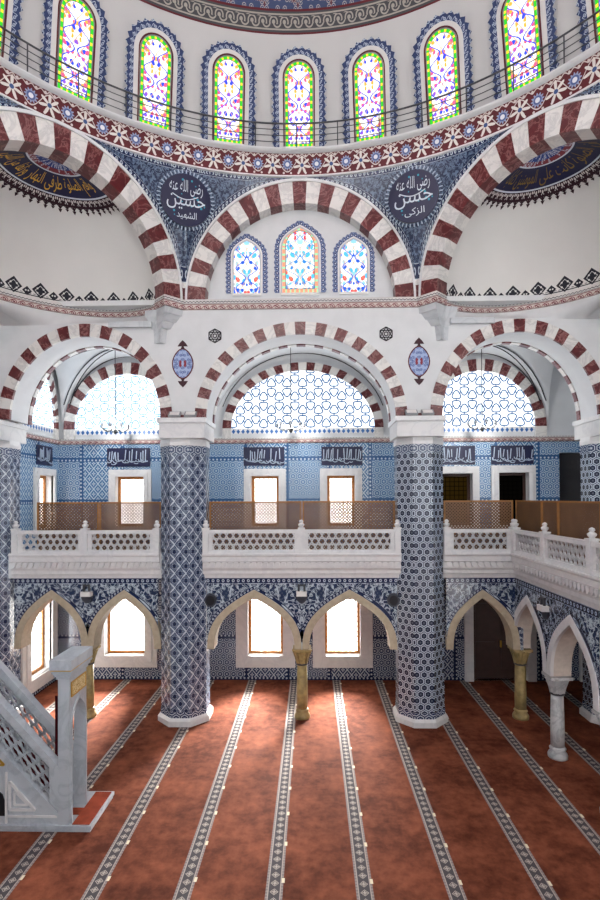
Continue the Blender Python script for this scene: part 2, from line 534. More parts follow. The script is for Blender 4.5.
def m_carpet():
    g = Graph('carpet')
    u, v = g.u, g.v
    P = 1.3097
    x = (g.fr((u + 4.2289) / P + .5) - .5) * P
    n = g.noise(g.pos(), 1.1, 5.0, .6); n2 = g.noise(g.pos(), 5.5, 4.0, .65)
    f = (n * .6 + n2 * .4 - .39) * 3.8
    c = g.mix(f, '522a1e', '8f523b')
    c = g.mix(g.m('LESS_THAN', g.noise(g.pos(), 90.0, 2.0), .42) * .18, c, '6b2b1d')
    st = g.abs(x) < .125
    yy = g.fr(v / .17) - .5; xx = x / .17
    a = g.abs(xx) + g.abs(yy)
    th = g.at2(yy, xx); rr = g.hyp(xx, yy)
    mot = g.mx(g.band(a, .30, .38), rr < (.16 + .07 * g.cos(th * 4.0)))
    sc = g.mix(mot, '504c50', 'b3aaa2')
    sc = g.mix(g.abs(x) > .083, sc, g.mix(g.fr(v / .06) > .5, '968c88', '807775'))
    sc = g.mix(g.abs(g.abs(x) - .088) < .007, sc, 'aea59e')
    c = g.mix(st, c, sc)
    dash = g.band(x, .098, .142) * (g.abs(g.fr(v / .82) - .5) < .06)
    c = g.mix(dash, c, 'e2d9bf')
    M['carpet'] = g.bsdf(c, .95, .08, bump=n2, bstr=.15)
m_carpet()
plain('carpet_plain', '9a4630', .95, .08, nz=.3, nscale=5)

def m_dome():
    g = Graph('dome_paint')         # u metres along, v = height
    u, v = g.u, g.v
    z0 = 16.95
    line = g.mx(g.band(v, z0, z0 + .035), g.band(v, z0 + .4, z0 + .44))
    y = (v - (z0 + .22)) * 1.0; x = (g.fr(u / .26) - .5) * .26
    r = g.hyp(x, y)
    b1 = g.mx(g.band(r, .075, .105), g.mx(r < .04, g.abs(g.abs(y) - .13) < .014))
    band1 = g.mix(b1, '46464a', '9a968e')
    up = v > z0 + .42
    P = g.vec(g.abs(g.fr(u / .8) - .5) * .8, v)
    d, k = g.voro(P, 7.5)
    vine = g.mx(g.band(d, .26, .36), d < .10)
    tri = (g.abs(g.fr(u / .8) - .5) * 1.6) > (v - z0 - .45)
    cc = g.mix(tri, '5e3840', '3c4868')
    cc = g.mix(vine, cc, '9f9a98')
    c = g.mix(g.noise(g.pos(), 1.2), 'b6b6b6', 'bfbfbe')
    c = g.mix(g.band(v, z0 + .035, z0 + .4), c, band1)
    c = g.mix(up, c, cc); c = g.mix(line, c, '5a2229')
    M['dome_paint'] = g.bsdf(c, .75, .2)
m_dome()

def m_exedra(name, au0):
    g = Graph(name)                 # u = metres along, v = metres up the curve
    u, v = g.u, g.v
    c = g.mix(g.noise(g.pos(), 1.5), 'd2d1ce', 'dbdad7')
    P = .62
    x = g.abs(g.fr(u / P) - .5) * P; y = v
    big = (x + g.abs(y - .21)) < .20
    hole = g.mx(g.hyp(x - .07, g.abs(y - .20) - .055) < .022, g.abs(x + g.abs(y - .20) - .125) < .008)
    x2 = P / 2 - x
    sml = (x2 + g.abs(y - .14)) < .115
    hole2 = g.hyp(x2 - .03, y - .15) < .02
    base = g.mx(g.band(y, .04, .065), g.band(y, .085, .1) * (g.fr(u / .1) > .4))
    f = g.mx(g.mx(big - hole, sml - hole2), base)
    M[name] = g.bsdf(g.mix(f, c, '26272f'), .75, .2)
m_exedra('exedra_paint', 0)

def m_fringe():
    g = Graph('fringe_paint')       # u 0..1 per lobe, v 0 (outer) .. 1
    x = g.abs(g.fr(g.u) - .5); y = g.v
    hole = g.mx(g.hyp(x, (y - .62) * .6) < .13, g.hyp(x - .36, (y - .75) * .6) < .10)
    hole = g.mx(hole, g.hyp(x - .16, (y - .35) * .7) < .06)
    M['fringe_paint'] = g.bsdf(g.mix(hole, '2e1a22', 'cfcac6'), .7, .2)
m_fringe()

def m_ornament():
    g = Graph('inner_medallion')
    d, k = g.voro(g.vec(g.u, g.v), 9.0)
    f = g.mx(g.band(d, .22, .34), d < .1)
    M['inner_medallion'] = g.bsdf(g.mix(f, g.mix(g.v > .17, '27407f', '77303a'), 'c6cbd6'), .6, .3)
m_ornament()

def m_wborder():
    g = Graph('window_border')      # u along in metres, v across 0..1
    x = (g.fr(g.u / .15) - .5) * .15; y = (g.v - .45) * .17
    r = g.hyp(x, y)
    f = g.mx(g.band(r, .02, .036), g.abs(g.v - .08) < .05)
    f = g.mx(f, g.abs((g.v - .45) - .3 * g.sin(g.u * (2 * PI / .15))) < .07)
    M['window_border'] = g.bsdf(g.mix(f, '2a3a62', 'a9b4c4'), .6, .3)
m_wborder()

def stained(name, w, h, kind, cols, edge, str_, sc):
    """u from -w to w, v from 0 to h; coloured glass lit from behind"""
    g = Graph(name)
    u, v = g.u, g.v
    if kind == 'round':
        hs = h - w
        d = g.sel(v > hs, w - g.hyp(u, v - hs), g.mn(w - g.abs(u), v))
    else:
        hs = h - 1.15 * w
        d = g.sel(v > hs, (w - g.hyp(u, (v - hs) / 1.15)), g.mn(w - g.abs(u), v))
    au = g.abs(u)
    P = g.vec(au, v)
    n = g.noise(P, 3.0, 1.0) * .25
    dist, k = g.voro(g.vec(au + n * .6, v * .8 + n * .6), sc, 'F1')
    c = g.mix(k > .30, 'ffffff', cols[0])
    c = g.mix(k > .50, c, cols[1]); c = g.mix(k > .74, c, cols[2]); c = g.mix(k > .88, c, cols[3])
    c = g.mix(dist > .40, c, 'ffffff')
    diag = g.mx(g.abs(g.fr((au + v * .62) / .235) - .5), g.abs(g.fr((au - v * .62) / .235) - .5)) > .455
    c = g.mix(diag * .8, c, 'd8a070')
    # curving stems
    s1 = g.abs(au - (w * .45 + w * .35 * g.sin(v * (2 * PI / .52)))) < .016
    c = g.mix(s1, c, cols[1])
    if edge:
        e = d < edge
        chk = g.fr((v + u * 0.0) / .17) > .66
        top = g.fr(g.at2(u, v - hs) / .44) > .66
        y = g.sel(v > hs, top, g.sel(v < edge, g.fr(u / .115) > .68, chk))
        c = g.mix(e, c, g.mix(y, cols[4], cols[5]))
        c = g.mix(g.abs(d - edge) < .008, c, '70706a')
    M[name] = g.emit(c, str_)
    return M[name]

def m_lunette():
    for name, s_, blue, ls in (('lunette_glass', 2.0, '3a7ab8', .7), ('lunette_glass_bright', 3.0, '78b6e4', 1.1)):
        g = Graph(name); s = .49
        x, y, d = hexcell(g, g.u / s, g.v / s)
        r = g.hyp(x, y); th = g.at2(y, x)
        tf = g.fr((th) / (PI / 3)) * (PI / 3) - PI / 6
        px = r * g.cos(tf) - .577; py = r * g.sin(tf)
        rv = g.hyp(px, py)
        ang = g.at2(py, px)
        tri = rv + .035 * g.cos(ang * 3.0)
        line = g.mx(g.band(tri, .215, .30), g.band(d, .455, .6) * (rv > .26) * .6)
        c = g.mix((tri < .2) * .5, 'ffffff', '8cc4ec')
        c = g.mix(line, c, blue)
        M[name] = g.emit(c, g.sel(line, ls, s_))
m_lunette()

def m_frieze():
    g = Graph('palmette_frieze')
    x = g.abs(g.fr(g.u / .15) - .5) * .15
    f = (x * 1.3 + g.abs(g.v - .07)) < .075
    M['palmette_frieze'] = g.bsdf(g.mix(f, 'e2e4e6', '2a64a8'), .4, .4)
m_frieze()

def m_screen():
    g = Graph('pierced_screen')
    s = .085
    a, b = g.fr(g.u / s + g.v / s) - .5, g.fr(g.u / s - g.v / s) - .5
    hole = g.mx(g.abs(a), g.abs(b)) < .23
    n = g.noise(g.pos(), 3.0, 3.0)
    P = g.t.nodes.new('ShaderNodeBsdfPrincipled')
    g.t.links.new(g.mix(n, '5e4028', '7a5636'), P.inputs['Base Color']); P.inputs['Roughness'].default_value = .5
    T = g.t.nodes.new('ShaderNodeBsdfTransparent'); X = g.t.nodes.new('ShaderNodeMixShader')
    g.put(X.inputs[0], hole); g.t.links.new(P.outputs[0], X.inputs[1]); g.t.links.new(T.outputs[0], X.inputs[2])
    g.t.links.new(X.outputs[0], g.out.inputs[0]); M['pierced_screen'] = g.mat
m_screen()

def m_pane(name, c, s, grid=0.0, dark='c9b48c', clear=False):
    g = Graph(name)
    ln = g.mx(g.fr(g.u / grid) < .13, g.fr(g.v / grid) < .13)
    g.emit(g.mix(ln, c, dark), g.sel(ln, min(1.0, s * .3), s))
    if clear:                                    # frosted glass: glows with the daylight and lets it through
        em = g.out.inputs[0].links[0].from_node
        T = g.t.nodes.new('ShaderNodeBsdfTransparent'); A = g.t.nodes.new('ShaderNodeAddShader')
        g.t.links.new(em.outputs[0], A.inputs[0]); g.t.links.new(T.outputs[0], A.inputs[1]); X = g.t.nodes.new('ShaderNodeMixShader'); B = g.t.nodes.new('ShaderNodeEmission'); B.inputs[0].default_value = lin('dcd6cc'); B.inputs[1].default_value = .9
        g.put(X.inputs[0], ln); g.t.links.new(A.outputs[0], X.inputs[1]); g.t.links.new(B.outputs[0], X.inputs[2]); g.t.links.new(X.outputs[0], g.out.inputs[0])
    M[name] = g.mat
m_pane('pane_day', 'fffaf2', 4.0, .16, clear=True)
m_pane('pane_day_upper', 'fff8f4', 5.0, .14)
m_pane('pane_amber', '6a5020', .16, .14, '1a140c')
m_pane('pane_dark', '2a2622', .08, .14, '0c0a08')

def m_inscr():
    g = Graph('inscription_gold')
    n = g.noise(g.vec(g.u, g.v), 22.0, 2.0)
    M['inscription_gold'] = g.bsdf(g.mix(g.abs(n - .5) < .035, 'e2cf9a', 'a5842e'), .4, .4)
m_inscr()
def m_mandorla():
    g = Graph('mandorla_paint')
    d, k = g.voro(g.vec(g.abs(g.u), g.abs(g.v)), 11.0)
    f = g.mx(g.band(d, .24, .36), d < .12)
    r = g.hyp(g.u * 1.4, g.v)
    c = g.mix(f, '9fb0d2', '2d3f86'); c = g.mix(g.band(r, .05, .13) * (k > .4), c, '8a3340')
    M['mandorla_paint'] = g.bsdf(c, .6, .3)
m_mandorla()

#PART3
# ------------------------------------------------------------------ measures (metres; the hall's axis is x = 0, the viewer looks along +y)
YC, AP, RING = 5.46, 7.62, 7.60          # centre of the dome, apothem of the octagon, radius of the ring
YF, YB, YG = 13.08, 16.28, 13.58         # front wall, back wall, axis of the big columns
ZS = 10.72                                # springing of the upper arches
ZL = 7.70                                 # springing of the lower arches
GF, GB = 4.28, 3.64                       # gallery floor, underside of its edge
XL = -7.75
HS = 2.96                                 # half the length of an octagon side
def facet(deg):
    a = math.radians(deg)
    if deg: return frame(((HS + HS * .7071) * (1 if deg > 0 else -1), YF - HS * .7071, 0), (cos(a), -sin(a), 0), (sin(a), cos(a), 0))
    return frame((AP * sin(a), YC + AP * cos(a), 0), (cos(a), -sin(a), 0), (sin(a), cos(a), 0))
F_BACK = frame((0, 0, 0), (1, 0, 0), (0, 1, 0))
F_LEFT = frame((XL, 0, 0), (0, 1, 0), (-1, 0, 0))
def f_right(x): return frame((x, 0, 0), (0, -1, 0), (1, 0, 0))
SIDE = {-1: 'left', 1: 'right'}
REAR = [(-7.0, 9.8, 5.0, 8.6)]  # unseen opening, sized for the light it lets into the hall
def S_(mb, name, mats, label, cat, **k):
    return tag(mb.build(name, mats, **k), label, cat, kind='structure')

# ------------------------------------------------------------------ floor and walls
b = MB(); b.face([(-9, -3, 0), (12, -3, 0), (12, 17, 0), (-9, 17, 0)])
S_(b, 'floor', M['carpet'], 'red-orange wall-to-wall carpet with grey patterned row stripes', 'floor')

lowwin = [(-1.74, -.65, .78, 2.56), (.66, 1.76, .78, 2.56), (-6.24, -4.98, .78, 2.56)]
upwin = [(-1.63, -.76, 4.80, 6.38), (.75, 1.62, 4.80, 6.38), (-5.90, -5.0, 4.80, 6.38)]
amber = [(4.25, 5.25, 4.80, 6.42), (6.06, 6.98, 4.80, 6.44)]
b = MB()
wall_holes(b, XL, 10.5, 0, GB + .1, lowwin + [(5.24, 6.9, 0, 2.62), (8.75, 9.9, 0, 2.62)], YB, .32, 0, 1)
S_(b, 'wall_back', [M['tile_navy'], M['marble']], 'navy and white tiled back wall under the gallery', 'wall')
b = MB()
wall_holes(b, XL, 10.5, GF, 7.42, upwin + amber + [(7.95, 9.0, GF, 7.05)], YB, .32, 0, 1)
S_(b, 'wall_back', [M['tile_blue'], M['marble']], 'blue tiled back wall of the upper gallery', 'wall')
b = MB(); b.face([(XL, YB, 7.42), (10.5, YB, 7.42), (10.5, YB, 10.6), (XL, YB, 10.6)])
S_(b, 'wall_back', M['plaster_cool'], 'white plaster back wall around the lattice half-round windows', 'wall')
b = MB(); b.T = F_LEFT
leftlow = [(14.55, 15.75, .55, 2.62)]; leftup = [(15.0, 15.85, 4.8, 6.40)]
wall_holes(b, 12.9, YB, 0, GB + .1, leftlow, 0, .32, 0, 2)
wall_holes(b, 12.9, YB, GF, 7.42, leftup, 0, .32, 1, 2)
wall_holes(b, 12.9, YB, 7.42, 10.6, [], 0, 0, 3)
S_(b, 'wall_left', [M['tile_navy'], M['tile_blue'], M['marble'], M['plaster_cool']], 'left end wall of the galleries, tiled below and plastered above', 'wall')
b = MB(); b.T = f_right(10.5); wall_holes(b, -YB, -4, 0, 10.6, [], 0, 0, 0)
S_(b, 'wall_right', M['tile_navy'], 'tiled outer wall of the right side gallery', 'wall')
# the rest of the hall, out of the picture: qibla wall, rear wall and gallery, upper walls behind the viewer
b = MB(); b.T = F_LEFT; wall_holes(b, -3.2, 12.9, 0, 10.6, [], 0)
S_(b, 'wall_left', M['plaster_cool'], 'plain wall on the left, running back past the viewer', 'wall')
b = MB(); wall_holes(b, -7.75, 10.5, 0, 10.6, REAR, -3.2)
S_(b, 'wall_rear', M['plaster'], 'rear wall behind the viewer with its open windows', 'wall')
b = MB(); b.box(-7.75, 10.5, -3.2, 1.3, GB, GF)
S_(b, 'floor_rear_gallery', M['plaster'], 'gallery slab on which the viewer stands', 'floor')
b = MB(); b.lathe([(8.3, 10.5), (7.62, 13.97)], 48, (0, YC, 0), a0=PI / 2 + math.radians(76), a1=PI / 2 + math.radians(284))
S_(b, 'wall_upper_rear', M['plaster'], 'plain upper walls under the dome behind the viewer', 'wall')
# the gallery floors
b = MB(); b.box(XL, 10.5, 13.32, YB, GB, GF); b.box(5.62, 10.5, 4, 13.32, GB, GF)
S_(b, 'floor_gallery', M['plaster'], 'white slab of the upper gallery behind the balustrades', 'floor')

# white wall over the lower arches
C_OUT = ell(0, 2.68, 2.43, ZL, 60); C_IN = ell(0, 2.39, 2.12, ZL, 60)
def side_arch(cx): return ell(cx, 2.23, 2.42, ZL + .02, 60), ell(cx, 1.93, 2.10, ZL + .02, 60)
SX = 5.48
b = MB()
wall_arches(b, -7.75, 7.75, ZL, lambda x: 10.47 if abs(x) <= 3.70 else 10.15, [side_arch(-SX)[0], C_OUT, side_arch(SX)[0]], YF, nx=120)
S_(b, 'wall_front', M['plaster'], 'white plaster wall above the three lower striped arches', 'wall')

def voussoirs(inn, out, n, y0, y1, T, name, label, parent=None, soffit=None, face_only=True):
    """alternating red and white stones; n stones, the first one red"""
    mb = MB(); mb.T = T
    k = len(inn) - 1
    mats = [int((i + .5) / k * n) % 2 for i in range(k)]
    mb.strip(inn, out, y0, y1, mats=mats)
    o = mb.build(name, [M['voussoir_red'], M['voussoir_white']], parent)
    return o
def resample(P, n):
    L = [0]
    for p, q in zip(P, P[1:]): L.append(L[-1] + math.hypot(q[0] - p[0], q[1] - p[1]))
    out = []
    j = 0
    for i in range(n + 1):
        t = L[-1] * i / n
        while j < len(L) - 2 and L[j + 1] < t: j += 1
        f = (t - L[j]) / max(1e-9, L[j + 1] - L[j])
        out.append((P[j][0] + (P[j + 1][0] - P[j][0]) * f, P[j][1] + (P[j + 1][1] - P[j][1]) * f))
    return out
def lower_arch(cx, inn, out, n, label):
    t = thing('striped_arch', (cx, YF, ZL), label, 'arch', kind='thing')
    a, o = resample(inn, n * 4), resample(out, n * 4)
    voussoirs(a, o, n, YF - .025, YF + .05, F_BACK, 'arch_face', '', t)
    mb = MB(); o2 = [(cx + (x - cx) * 1.06, ZL + (z - ZL) * 1.06) for x, z in a]
    mb.strip(a, o2, YF + .05, YF + .84)
    plabel(mb.build('soffit', M['plaster_cool'], t, weld=True), 'plain white soffit')
    a2 = [(cx + (x - cx) * .985, ZL + (z - ZL) * .985) for x, z in a]
    voussoirs(a2, o2, n, YF + .84, YF + 1.0, F_BACK, 'rear_arch_face', '', t)
    return t
lower_arch(0, C_IN, C_OUT, 29, 'striped lower arch in the middle, over the two central gallery windows')
for s in (-1, 1):
    o, i = side_arch(SX * s)
    lower_arch(SX * s, i, o, 25, 'red and white striped lower arch left of the left tiled column' if s < 0 else 'red and white striped lower arch right of the right tiled column')
# the side walls' arches that run towards the viewer from the outer columns
for s in (-1, 1):
    T = frame((-7.78, 0, 0), (0, 1, 0), (-1, 0, 0)) if s < 0 else f_right(7.78)
    cx = 10.9 if s < 0 else -10.9
    out = ell(cx, 2.2, 2.42, ZL + .02, 60); inn = ell(cx, 1.9, 2.1, ZL + .02, 60)
    mb = MB(); mb.T = T
    wall_arches(mb, cx - 2.6, cx + 2.2, ZL, 10.15, [out], 0, nx=40)
    S_(mb, 'wall_side_' + SIDE[s], M['plaster'], f'white plaster wall running forward from the {SIDE[s]} outer column', 'wall')
    t = thing('striped_arch', tuple(T @ Vector((cx, 0, ZL))), f'striped arch on the {SIDE[s]} side wall, a sliver at the picture edge', 'arch', kind='thing')
    voussoirs(resample(inn, 100), resample(out, 100), 25, -.03, .4, T, 'arch_face', '', t)

b = MB(); b.box(-8.2, 10.6, YF + .04, YB + .3, 10.62, 10.75); b.box(7.3, 10.6, -3.2, YF + .04, 10.62, 10.75); b.box(-8.2, -7.3, -3.2, YF + .04, 10.62, 10.75); b.box(-7.9, 10.6, YB + .02, YB + .3, GB + .12, GF - .02)  # out-of-view slabs added to seal gaps against stray sun
S_(b, 'ceiling_roof', M['plaster'], 'roof slab over the gallery vaults', 'roof')
# vaults of the gallery
def vault(cx, a, bb, x0, x1, y0, y1, label, groin=True):
    yc, by = (y0 + y1) / 2, (y1 - y0) / 2
    N, K = 40, 24
    P = []
    for i in range(N + 1):
        x = x0 + (x1 - x0) * i / N; row = []
        for j in range(K + 1):
            y = y0 + (y1 - y0) * j / K
            z1 = bb * sqrt(max(0, 1 - ((x - cx) / a) ** 2)); z2 = bb * sqrt(max(0, 1 - ((y - yc) / by) ** 2))
            row.append((x, y, ZL + (max(z1, z2) if groin else z1)))
        P.append(row)
    mb = MB(); mb.grid(P, lambda i, j: (P[i][j][0], P[i][j][1]))
    v = tag(mb.build('ceiling_vault', M['plaster_cool'], smooth=True), label, 'vault', kind='structure')
    mb = MB()
    for sy in ((-1, 1) if groin else ()):
        for off in (-.09, .09):
            pts = []
            for i in range(25):
                t_ = -1 + 2 * i / 24
                if abs(t_) > .985: continue
                pts.append((cx + a * t_ + off, yc + sy * by * t_, ZL + bb * sqrt(1 - t_ * t_) - .03))
            mb.tube(pts, .016, 5)
    # the dark line round the lunette
    pts = [(cx + (a * .93) * cos(PI * i / 30), y1 - .1, ZL + .1 + (bb * .96) * sin(PI * i / 30)) for i in range(3, 28)]
    mb.tube(pts, .016, 5)
    mb.build('painted_line', M['ink_line'], v)
vault(0, 2.82, 2.5, -2.82, 2.82, 14.06, YB - .02, 'white vault over the middle of the upper gallery', False)
for s in (-1, 1):
    vault(SX * s, 2.12, 2.44, SX * s - 2.12, SX * s + 2.12, 14.06, YB - .02, f'white groin vault with dark painted lines over the {SIDE[s]} end of the upper gallery')

# ------------------------------------------------------------------ back wall: lunettes, cornice
winno = [0]
def window_root(loc, label):
    winno[0] += 1
    o = thing(f'window_{winno[0]}', loc, label, 'window', kind='structure')
    return o
def lunette(T, cx, a, bb, zb, n, label, glass, ring=(.30, .30)):
    w = window_root(tuple(T @ Vector((cx, 0, zb))), label)
    inn = ell(cx, a, bb, zb, n * 3); out = ell(cx, a + ring[0], bb + ring[1], zb, n * 3)
    inn = resample(inn, n * 4); out = resample(out, n * 4)
    zfoot = 7.56
    mats = [int((i + .5) / (n * 4) * n) % 2 for i in range(n * 4)]
    mb = MB(); mb.T = T; mb.strip(inn, out, -.10, -.01, mats=mats)
    h0 = zb - zfoot
    for sx in (-1, 1):
        xa, xb = sorted((cx + sx * a, cx + sx * (a + ring[0])))
        mb.box(xa, xb, -.10, -.01, zfoot, zb, 1)
    mb.build('striped_surround', [M['voussoir_red'], M['voussoir_white']], w)
    mb = MB(); mb.T = T
    P = inn
    for i in range(len(P) - 1):
        mb.face([(P[i][0], -.03, zb), (P[i + 1][0], -.03, zb), (P[i + 1][0], -.03, P[i + 1][1]), (P[i][0], -.03, P[i][1])], 0,
                [(P[i][0] - cx, 0), (P[i + 1][0] - cx, 0), (P[i + 1][0] - cx, P[i + 1][1] - zb), (P[i][0] - cx, P[i][1] - zb)])
    mb.build('lattice_pane', M[glass], w)
    mb = MB(); mb.T = T
    mb.face([(cx - a, -.03, zb - .17), (cx + a, -.03, zb - .17), (cx + a, -.03, zb), (cx - a, -.03, zb)], 0, [(-a, 0), (a, 0), (a, .17), (-a, .17)])
    mb.build('palmette_strip', M['palmette_frieze'], w)
    return w
lunette(frame((0, YB, 0), (1, 0, 0), (0, 1, 0)), 0, 2.24, 1.80, 7.87, 27, 'wide half-round lattice window over the two central gallery windows', 'lunette_glass', (.27, .25))
lunette(frame((0, YB, 0), (1, 0, 0), (0, 1, 0)), -5.52, 1.68, 1.74, 7.87, 23, 'half-round lattice window on the back wall inside the left lower arch', 'lunette_glass_bright', (.33, .36))
lunette(frame((0, YB, 0), (1, 0, 0), (0, 1, 0)), 5.52, 1.68, 1.74, 7.87, 23, 'half-round lattice window on the back wall inside the right lower arch', 'lunette_glass', (.33, .36))
lunette(F_LEFT, 15.0, .92, 1.74, 7.87, 23, 'narrow lattice window on the left end wall, seen at an angle', 'lunette_glass_bright', (.2, .3))
# framed blank panel beyond the right stack
def sweep(mb, pts, prof, mat=0, flip=1):
    """pts: 2-D path; prof: (offset, z) - offset to the left of the path times flip"""
    P = [Vector((p[0], p[1])) for p in pts]; n = len(P); off = []
    for i in range(n):
        ds = []
        if i > 0: ds.append((P[i] - P[i - 1]).normalized())
        if i < n - 1: ds.append((P[i + 1] - P[i]).normalized())
        ns = [Vector((-d.y, d.x)) * flip for d in ds]
        m_ = sum(ns, Vector((0, 0))).normalized(); m_ /= max(.35, m_.dot(ns[0])); off.append(m_)
    L = [0]
    for a_, b_ in zip(P, P[1:]): L.append(L[-1] + (b_ - a_).length)
    zz = [0]
    for p, q in zip(prof, prof[1:]): zz.append(zz[-1] + math.hypot(q[0] - p[0], q[1] - p[1]))
    for i in range(n - 1):
        for j in range(len(prof) - 1):
            q = []
            for (ii, jj) in ((i, j), (i + 1, j), (i + 1, j + 1), (i, j + 1)):
                o_ = P[ii] + off[ii] * prof[jj][0]; q.append((o_.x, o_.y, prof[jj][1]))
            mb.face(q, mat if not isinstance(mat, list) else mat[j], [(L[i], zz[j]), (L[i + 1], zz[j]), (L[i + 1], zz[j + 1]), (L[i], zz[j + 1])])
trimno = [0]
def trim(mb, mats, label, cat, **k):
    trimno[0] += 1
    return S_(mb, f'trim_{trimno[0]}', mats, label, cat, **k)
b = MB()
sweep(b, [(10.5, YB), (XL, YB), (XL, 12.9)], [(0, 7.40), (.07, 7.42), (.09, 7.50), (.07, 7.56), (0, 7.58)], flip=1)
trim(b, M['cornice_chain'], 'red patterned cornice along the top of the blue gallery tiles', 'cornice')

# ------------------------------------------------------------------ windows of the galleries
def wall_window(T, hole, fw, glass, label, frame_mat='wood_frame', bars=True):
    x0, x1, z0, z1 = hole
    w = window_root(tuple(T @ Vector(((x0 + x1) / 2, 0, z0))), label)
    mb = MB(); mb.T = T
    for k, (d, pr) in enumerate(((fw, .06), (fw * .55, .10))):
        mb.box(x0 - d, x0 - .0, -pr, 0, z0 - d, z1 + d); mb.box(x1, x1 + d, -pr, 0, z0 - d, z1 + d)
        mb.box(x0, x1, -pr, 0, z1, z1 + d); mb.box(x0, x1, -pr, 0, z0 - d, z0)
    mb.build('surround', M['marble'], w)
    mb = MB(); mb.T = T; t = .085
    mb.box(x0, x0 + t, .17, .27, z0 + t, z1 - t); mb.box(x1 - t, x1, .17, .27, z0 + t, z1 - t)
    mb.box(x0, x1, .17, .27, z1 - t, z1); mb.box(x0, x1, .17, .27, z0, z0 + t)
    mb.build('wooden_frame', M[frame_mat], w)
    mb = MB(); mb.T = T
    mb.box(x0 + t, x1 - t, .22, .235, z0 + t, z1 - t)
    mb.build('pane', M[glass], w)
    return w
FB = frame((0, YB, 0), (1, 0, 0), (0, 1, 0))
for h, l in zip(lowwin, ('white-framed ground floor window behind the left arch of the central bay', 'white-framed ground floor window behind the right arch of the central bay',
                         'white-framed ground floor window on the back wall left of the left tiled column')):
    wall_window(FB, h, .38, 'pane_day', l)
for h, l in zip(upwin, ('left of the two orange-framed windows on the central upper gallery', 'right of the two orange-framed windows on the central upper gallery',
                        'orange-framed upper gallery window on the back wall left of the left tiled column')):
    wall_window(FB, h, .22, 'pane_day_upper', l)
for h, l in zip(amber, ('unlit upper gallery window with amber glass right beside the right tiled column', 'dark unlit upper gallery window, second from the right tiled column')):
    wall_window(FB, h, .22, 'pane_amber' if h[0] < 5 else 'pane_dark', l, 'dark_wood')
wall_window(F_LEFT, leftlow[0], .38, 'pane_day', 'white-framed ground floor window on the left end wall, seen at a slant above the marble staircase')
wall_window(F_LEFT, leftup[0], .2, 'pane_day_upper', 'orange-framed upper gallery window on the left end wall, seen at a slant')
# doors
doorno = [0]
def door(hole, label, jamb=.26, mat='dark_wood', panels=True):
    x0, x1, z0, z1 = hole; doorno[0] += 1
    d = thing(f'door_{doorno[0]}', ((x0 + x1) / 2, YB, z0), label, 'door', kind='structure')
    mb = MB(); mb.T = FB
    for xa, xb in ((x0 - jamb, x0), (x1, x1 + jamb)): mb.box(xa, xb, -.1, 0, z0, z1 + jamb)
    mb.box(x0, x1, -.1, 0, z1, z1 + jamb)
    if jamb: mb.build('door_frame', M['marble'], d)
    mb = MB(); mb.T = FB; mb.box(x0, x1, .18, .3, z0, z1)
    if panels:
        for k in range(2):
            xa = x0 + (x1 - x0) * (.08 + .48 * k); xb = xa + (x1 - x0) * .36
            for za, zb in ((.12, .44), (.5, .9)): mb.box(xa, xb, .15, .18, z0 + (z1 - z0) * za, z0 + (z1 - z0) * zb)
    mb.build('door_leaf', M[mat], d)
    if panels:
        mb = MB(); mb.T = FB; mb.box((x0 + x1) / 2 + .05, (x0 + x1) / 2 + .09, .09, .15, z0 + 1.0, z0 + 1.2); mb.build('door_handle', M['gold'], d)
door((5.24, 6.9, 0, 2.62), 'dark brown double door in a white frame behind the arch right of the right tiled column')
door((8.75, 9.9, 0, 2.62), 'dark brown door in a white frame at the far right, seen through the side arcade')
door((7.95, 9.0, GF, 7.05), 'black doorway on the upper gallery beside the far right tiled column', 0, 'black_paint', False)  # flat black sheet stands for the shade inside an open doorway

plain('letter_blue', 'aebdd0', .4, .3)
# calligraphy panels over the upper windows
def stroke_panel(T, cx, z0, z1, w, seed, label):
    t = thing('calligraphy_panel', tuple(T @ Vector((cx, 0, z0))), label, 'tile panel', 'white on navy calligraphy panels over the gallery windows')
    mb = MB(); mb.T = T; mb.box(cx - w / 2, cx + w / 2, -.03, 0, z0, z1); mb.build('tile_field', M['navy_paint'], t)
    r = random.Random(seed); mb = MB(); mb.T = T
    h = z1 - z0; n = int(w / .075)
    for i in range(n):
        x = cx - w / 2 + .07 + (w - .14) * i / (n - 1)
        if r.random() < .7:
            mb.bar((x, -.04, z0 + h * r.uniform(.25, .4)), (x + r.uniform(-.02, .04), -.04, z0 + h * r.uniform(.75, .93)), .026, .012, (0, 1, 0))
        c0 = z0 + h * r.uniform(.18, .4); rr = r.uniform(.05, .1); a0 = r.uniform(2.8, 3.6); a1 = a0 + r.uniform(2, 3.4)
        pts = [(max(cx - w / 2 + .03, min(cx + w / 2 - .03, x + rr * cos(a0 + (a1 - a0) * k / 7))), -.04, max(z0 + .03, c0 + rr * .7 * sin(a0 + (a1 - a0) * k / 7))) for k in range(8)]
        for p, q in zip(pts, pts[1:]):
            if (Vector(q) - Vector(p)).length > .004: mb.bar(p, q, .022, .012, (0, 1, 0))
    mb.build('lettering', M['letter_blue'], t)
for cx, w, sd, l in ((-5.5, 1.36, 1, 'navy panel with white calligraphy over the upper window left of the left tiled column'),
                     (-1.22, 1.28, 2, 'navy panel with white calligraphy over the left of the two central upper windows'),
                     (1.22, 1.28, 3, 'navy panel with white calligraphy over the right of the two central upper windows'),
                     (4.7, 1.3, 4, 'navy panel with white calligraphy over the amber window right of the right tiled column'),
                     (6.5, 1.3, 5, 'navy panel with white calligraphy over the dark second window right of the right tiled column')):
    stroke_panel(FB, cx, 6.70, 7.28, w, sd, l)
stroke_panel(F_LEFT, 15.42, 6.70, 7.28, .9, 6, 'narrow navy calligraphy panel on the left end wall, seen at a slant')

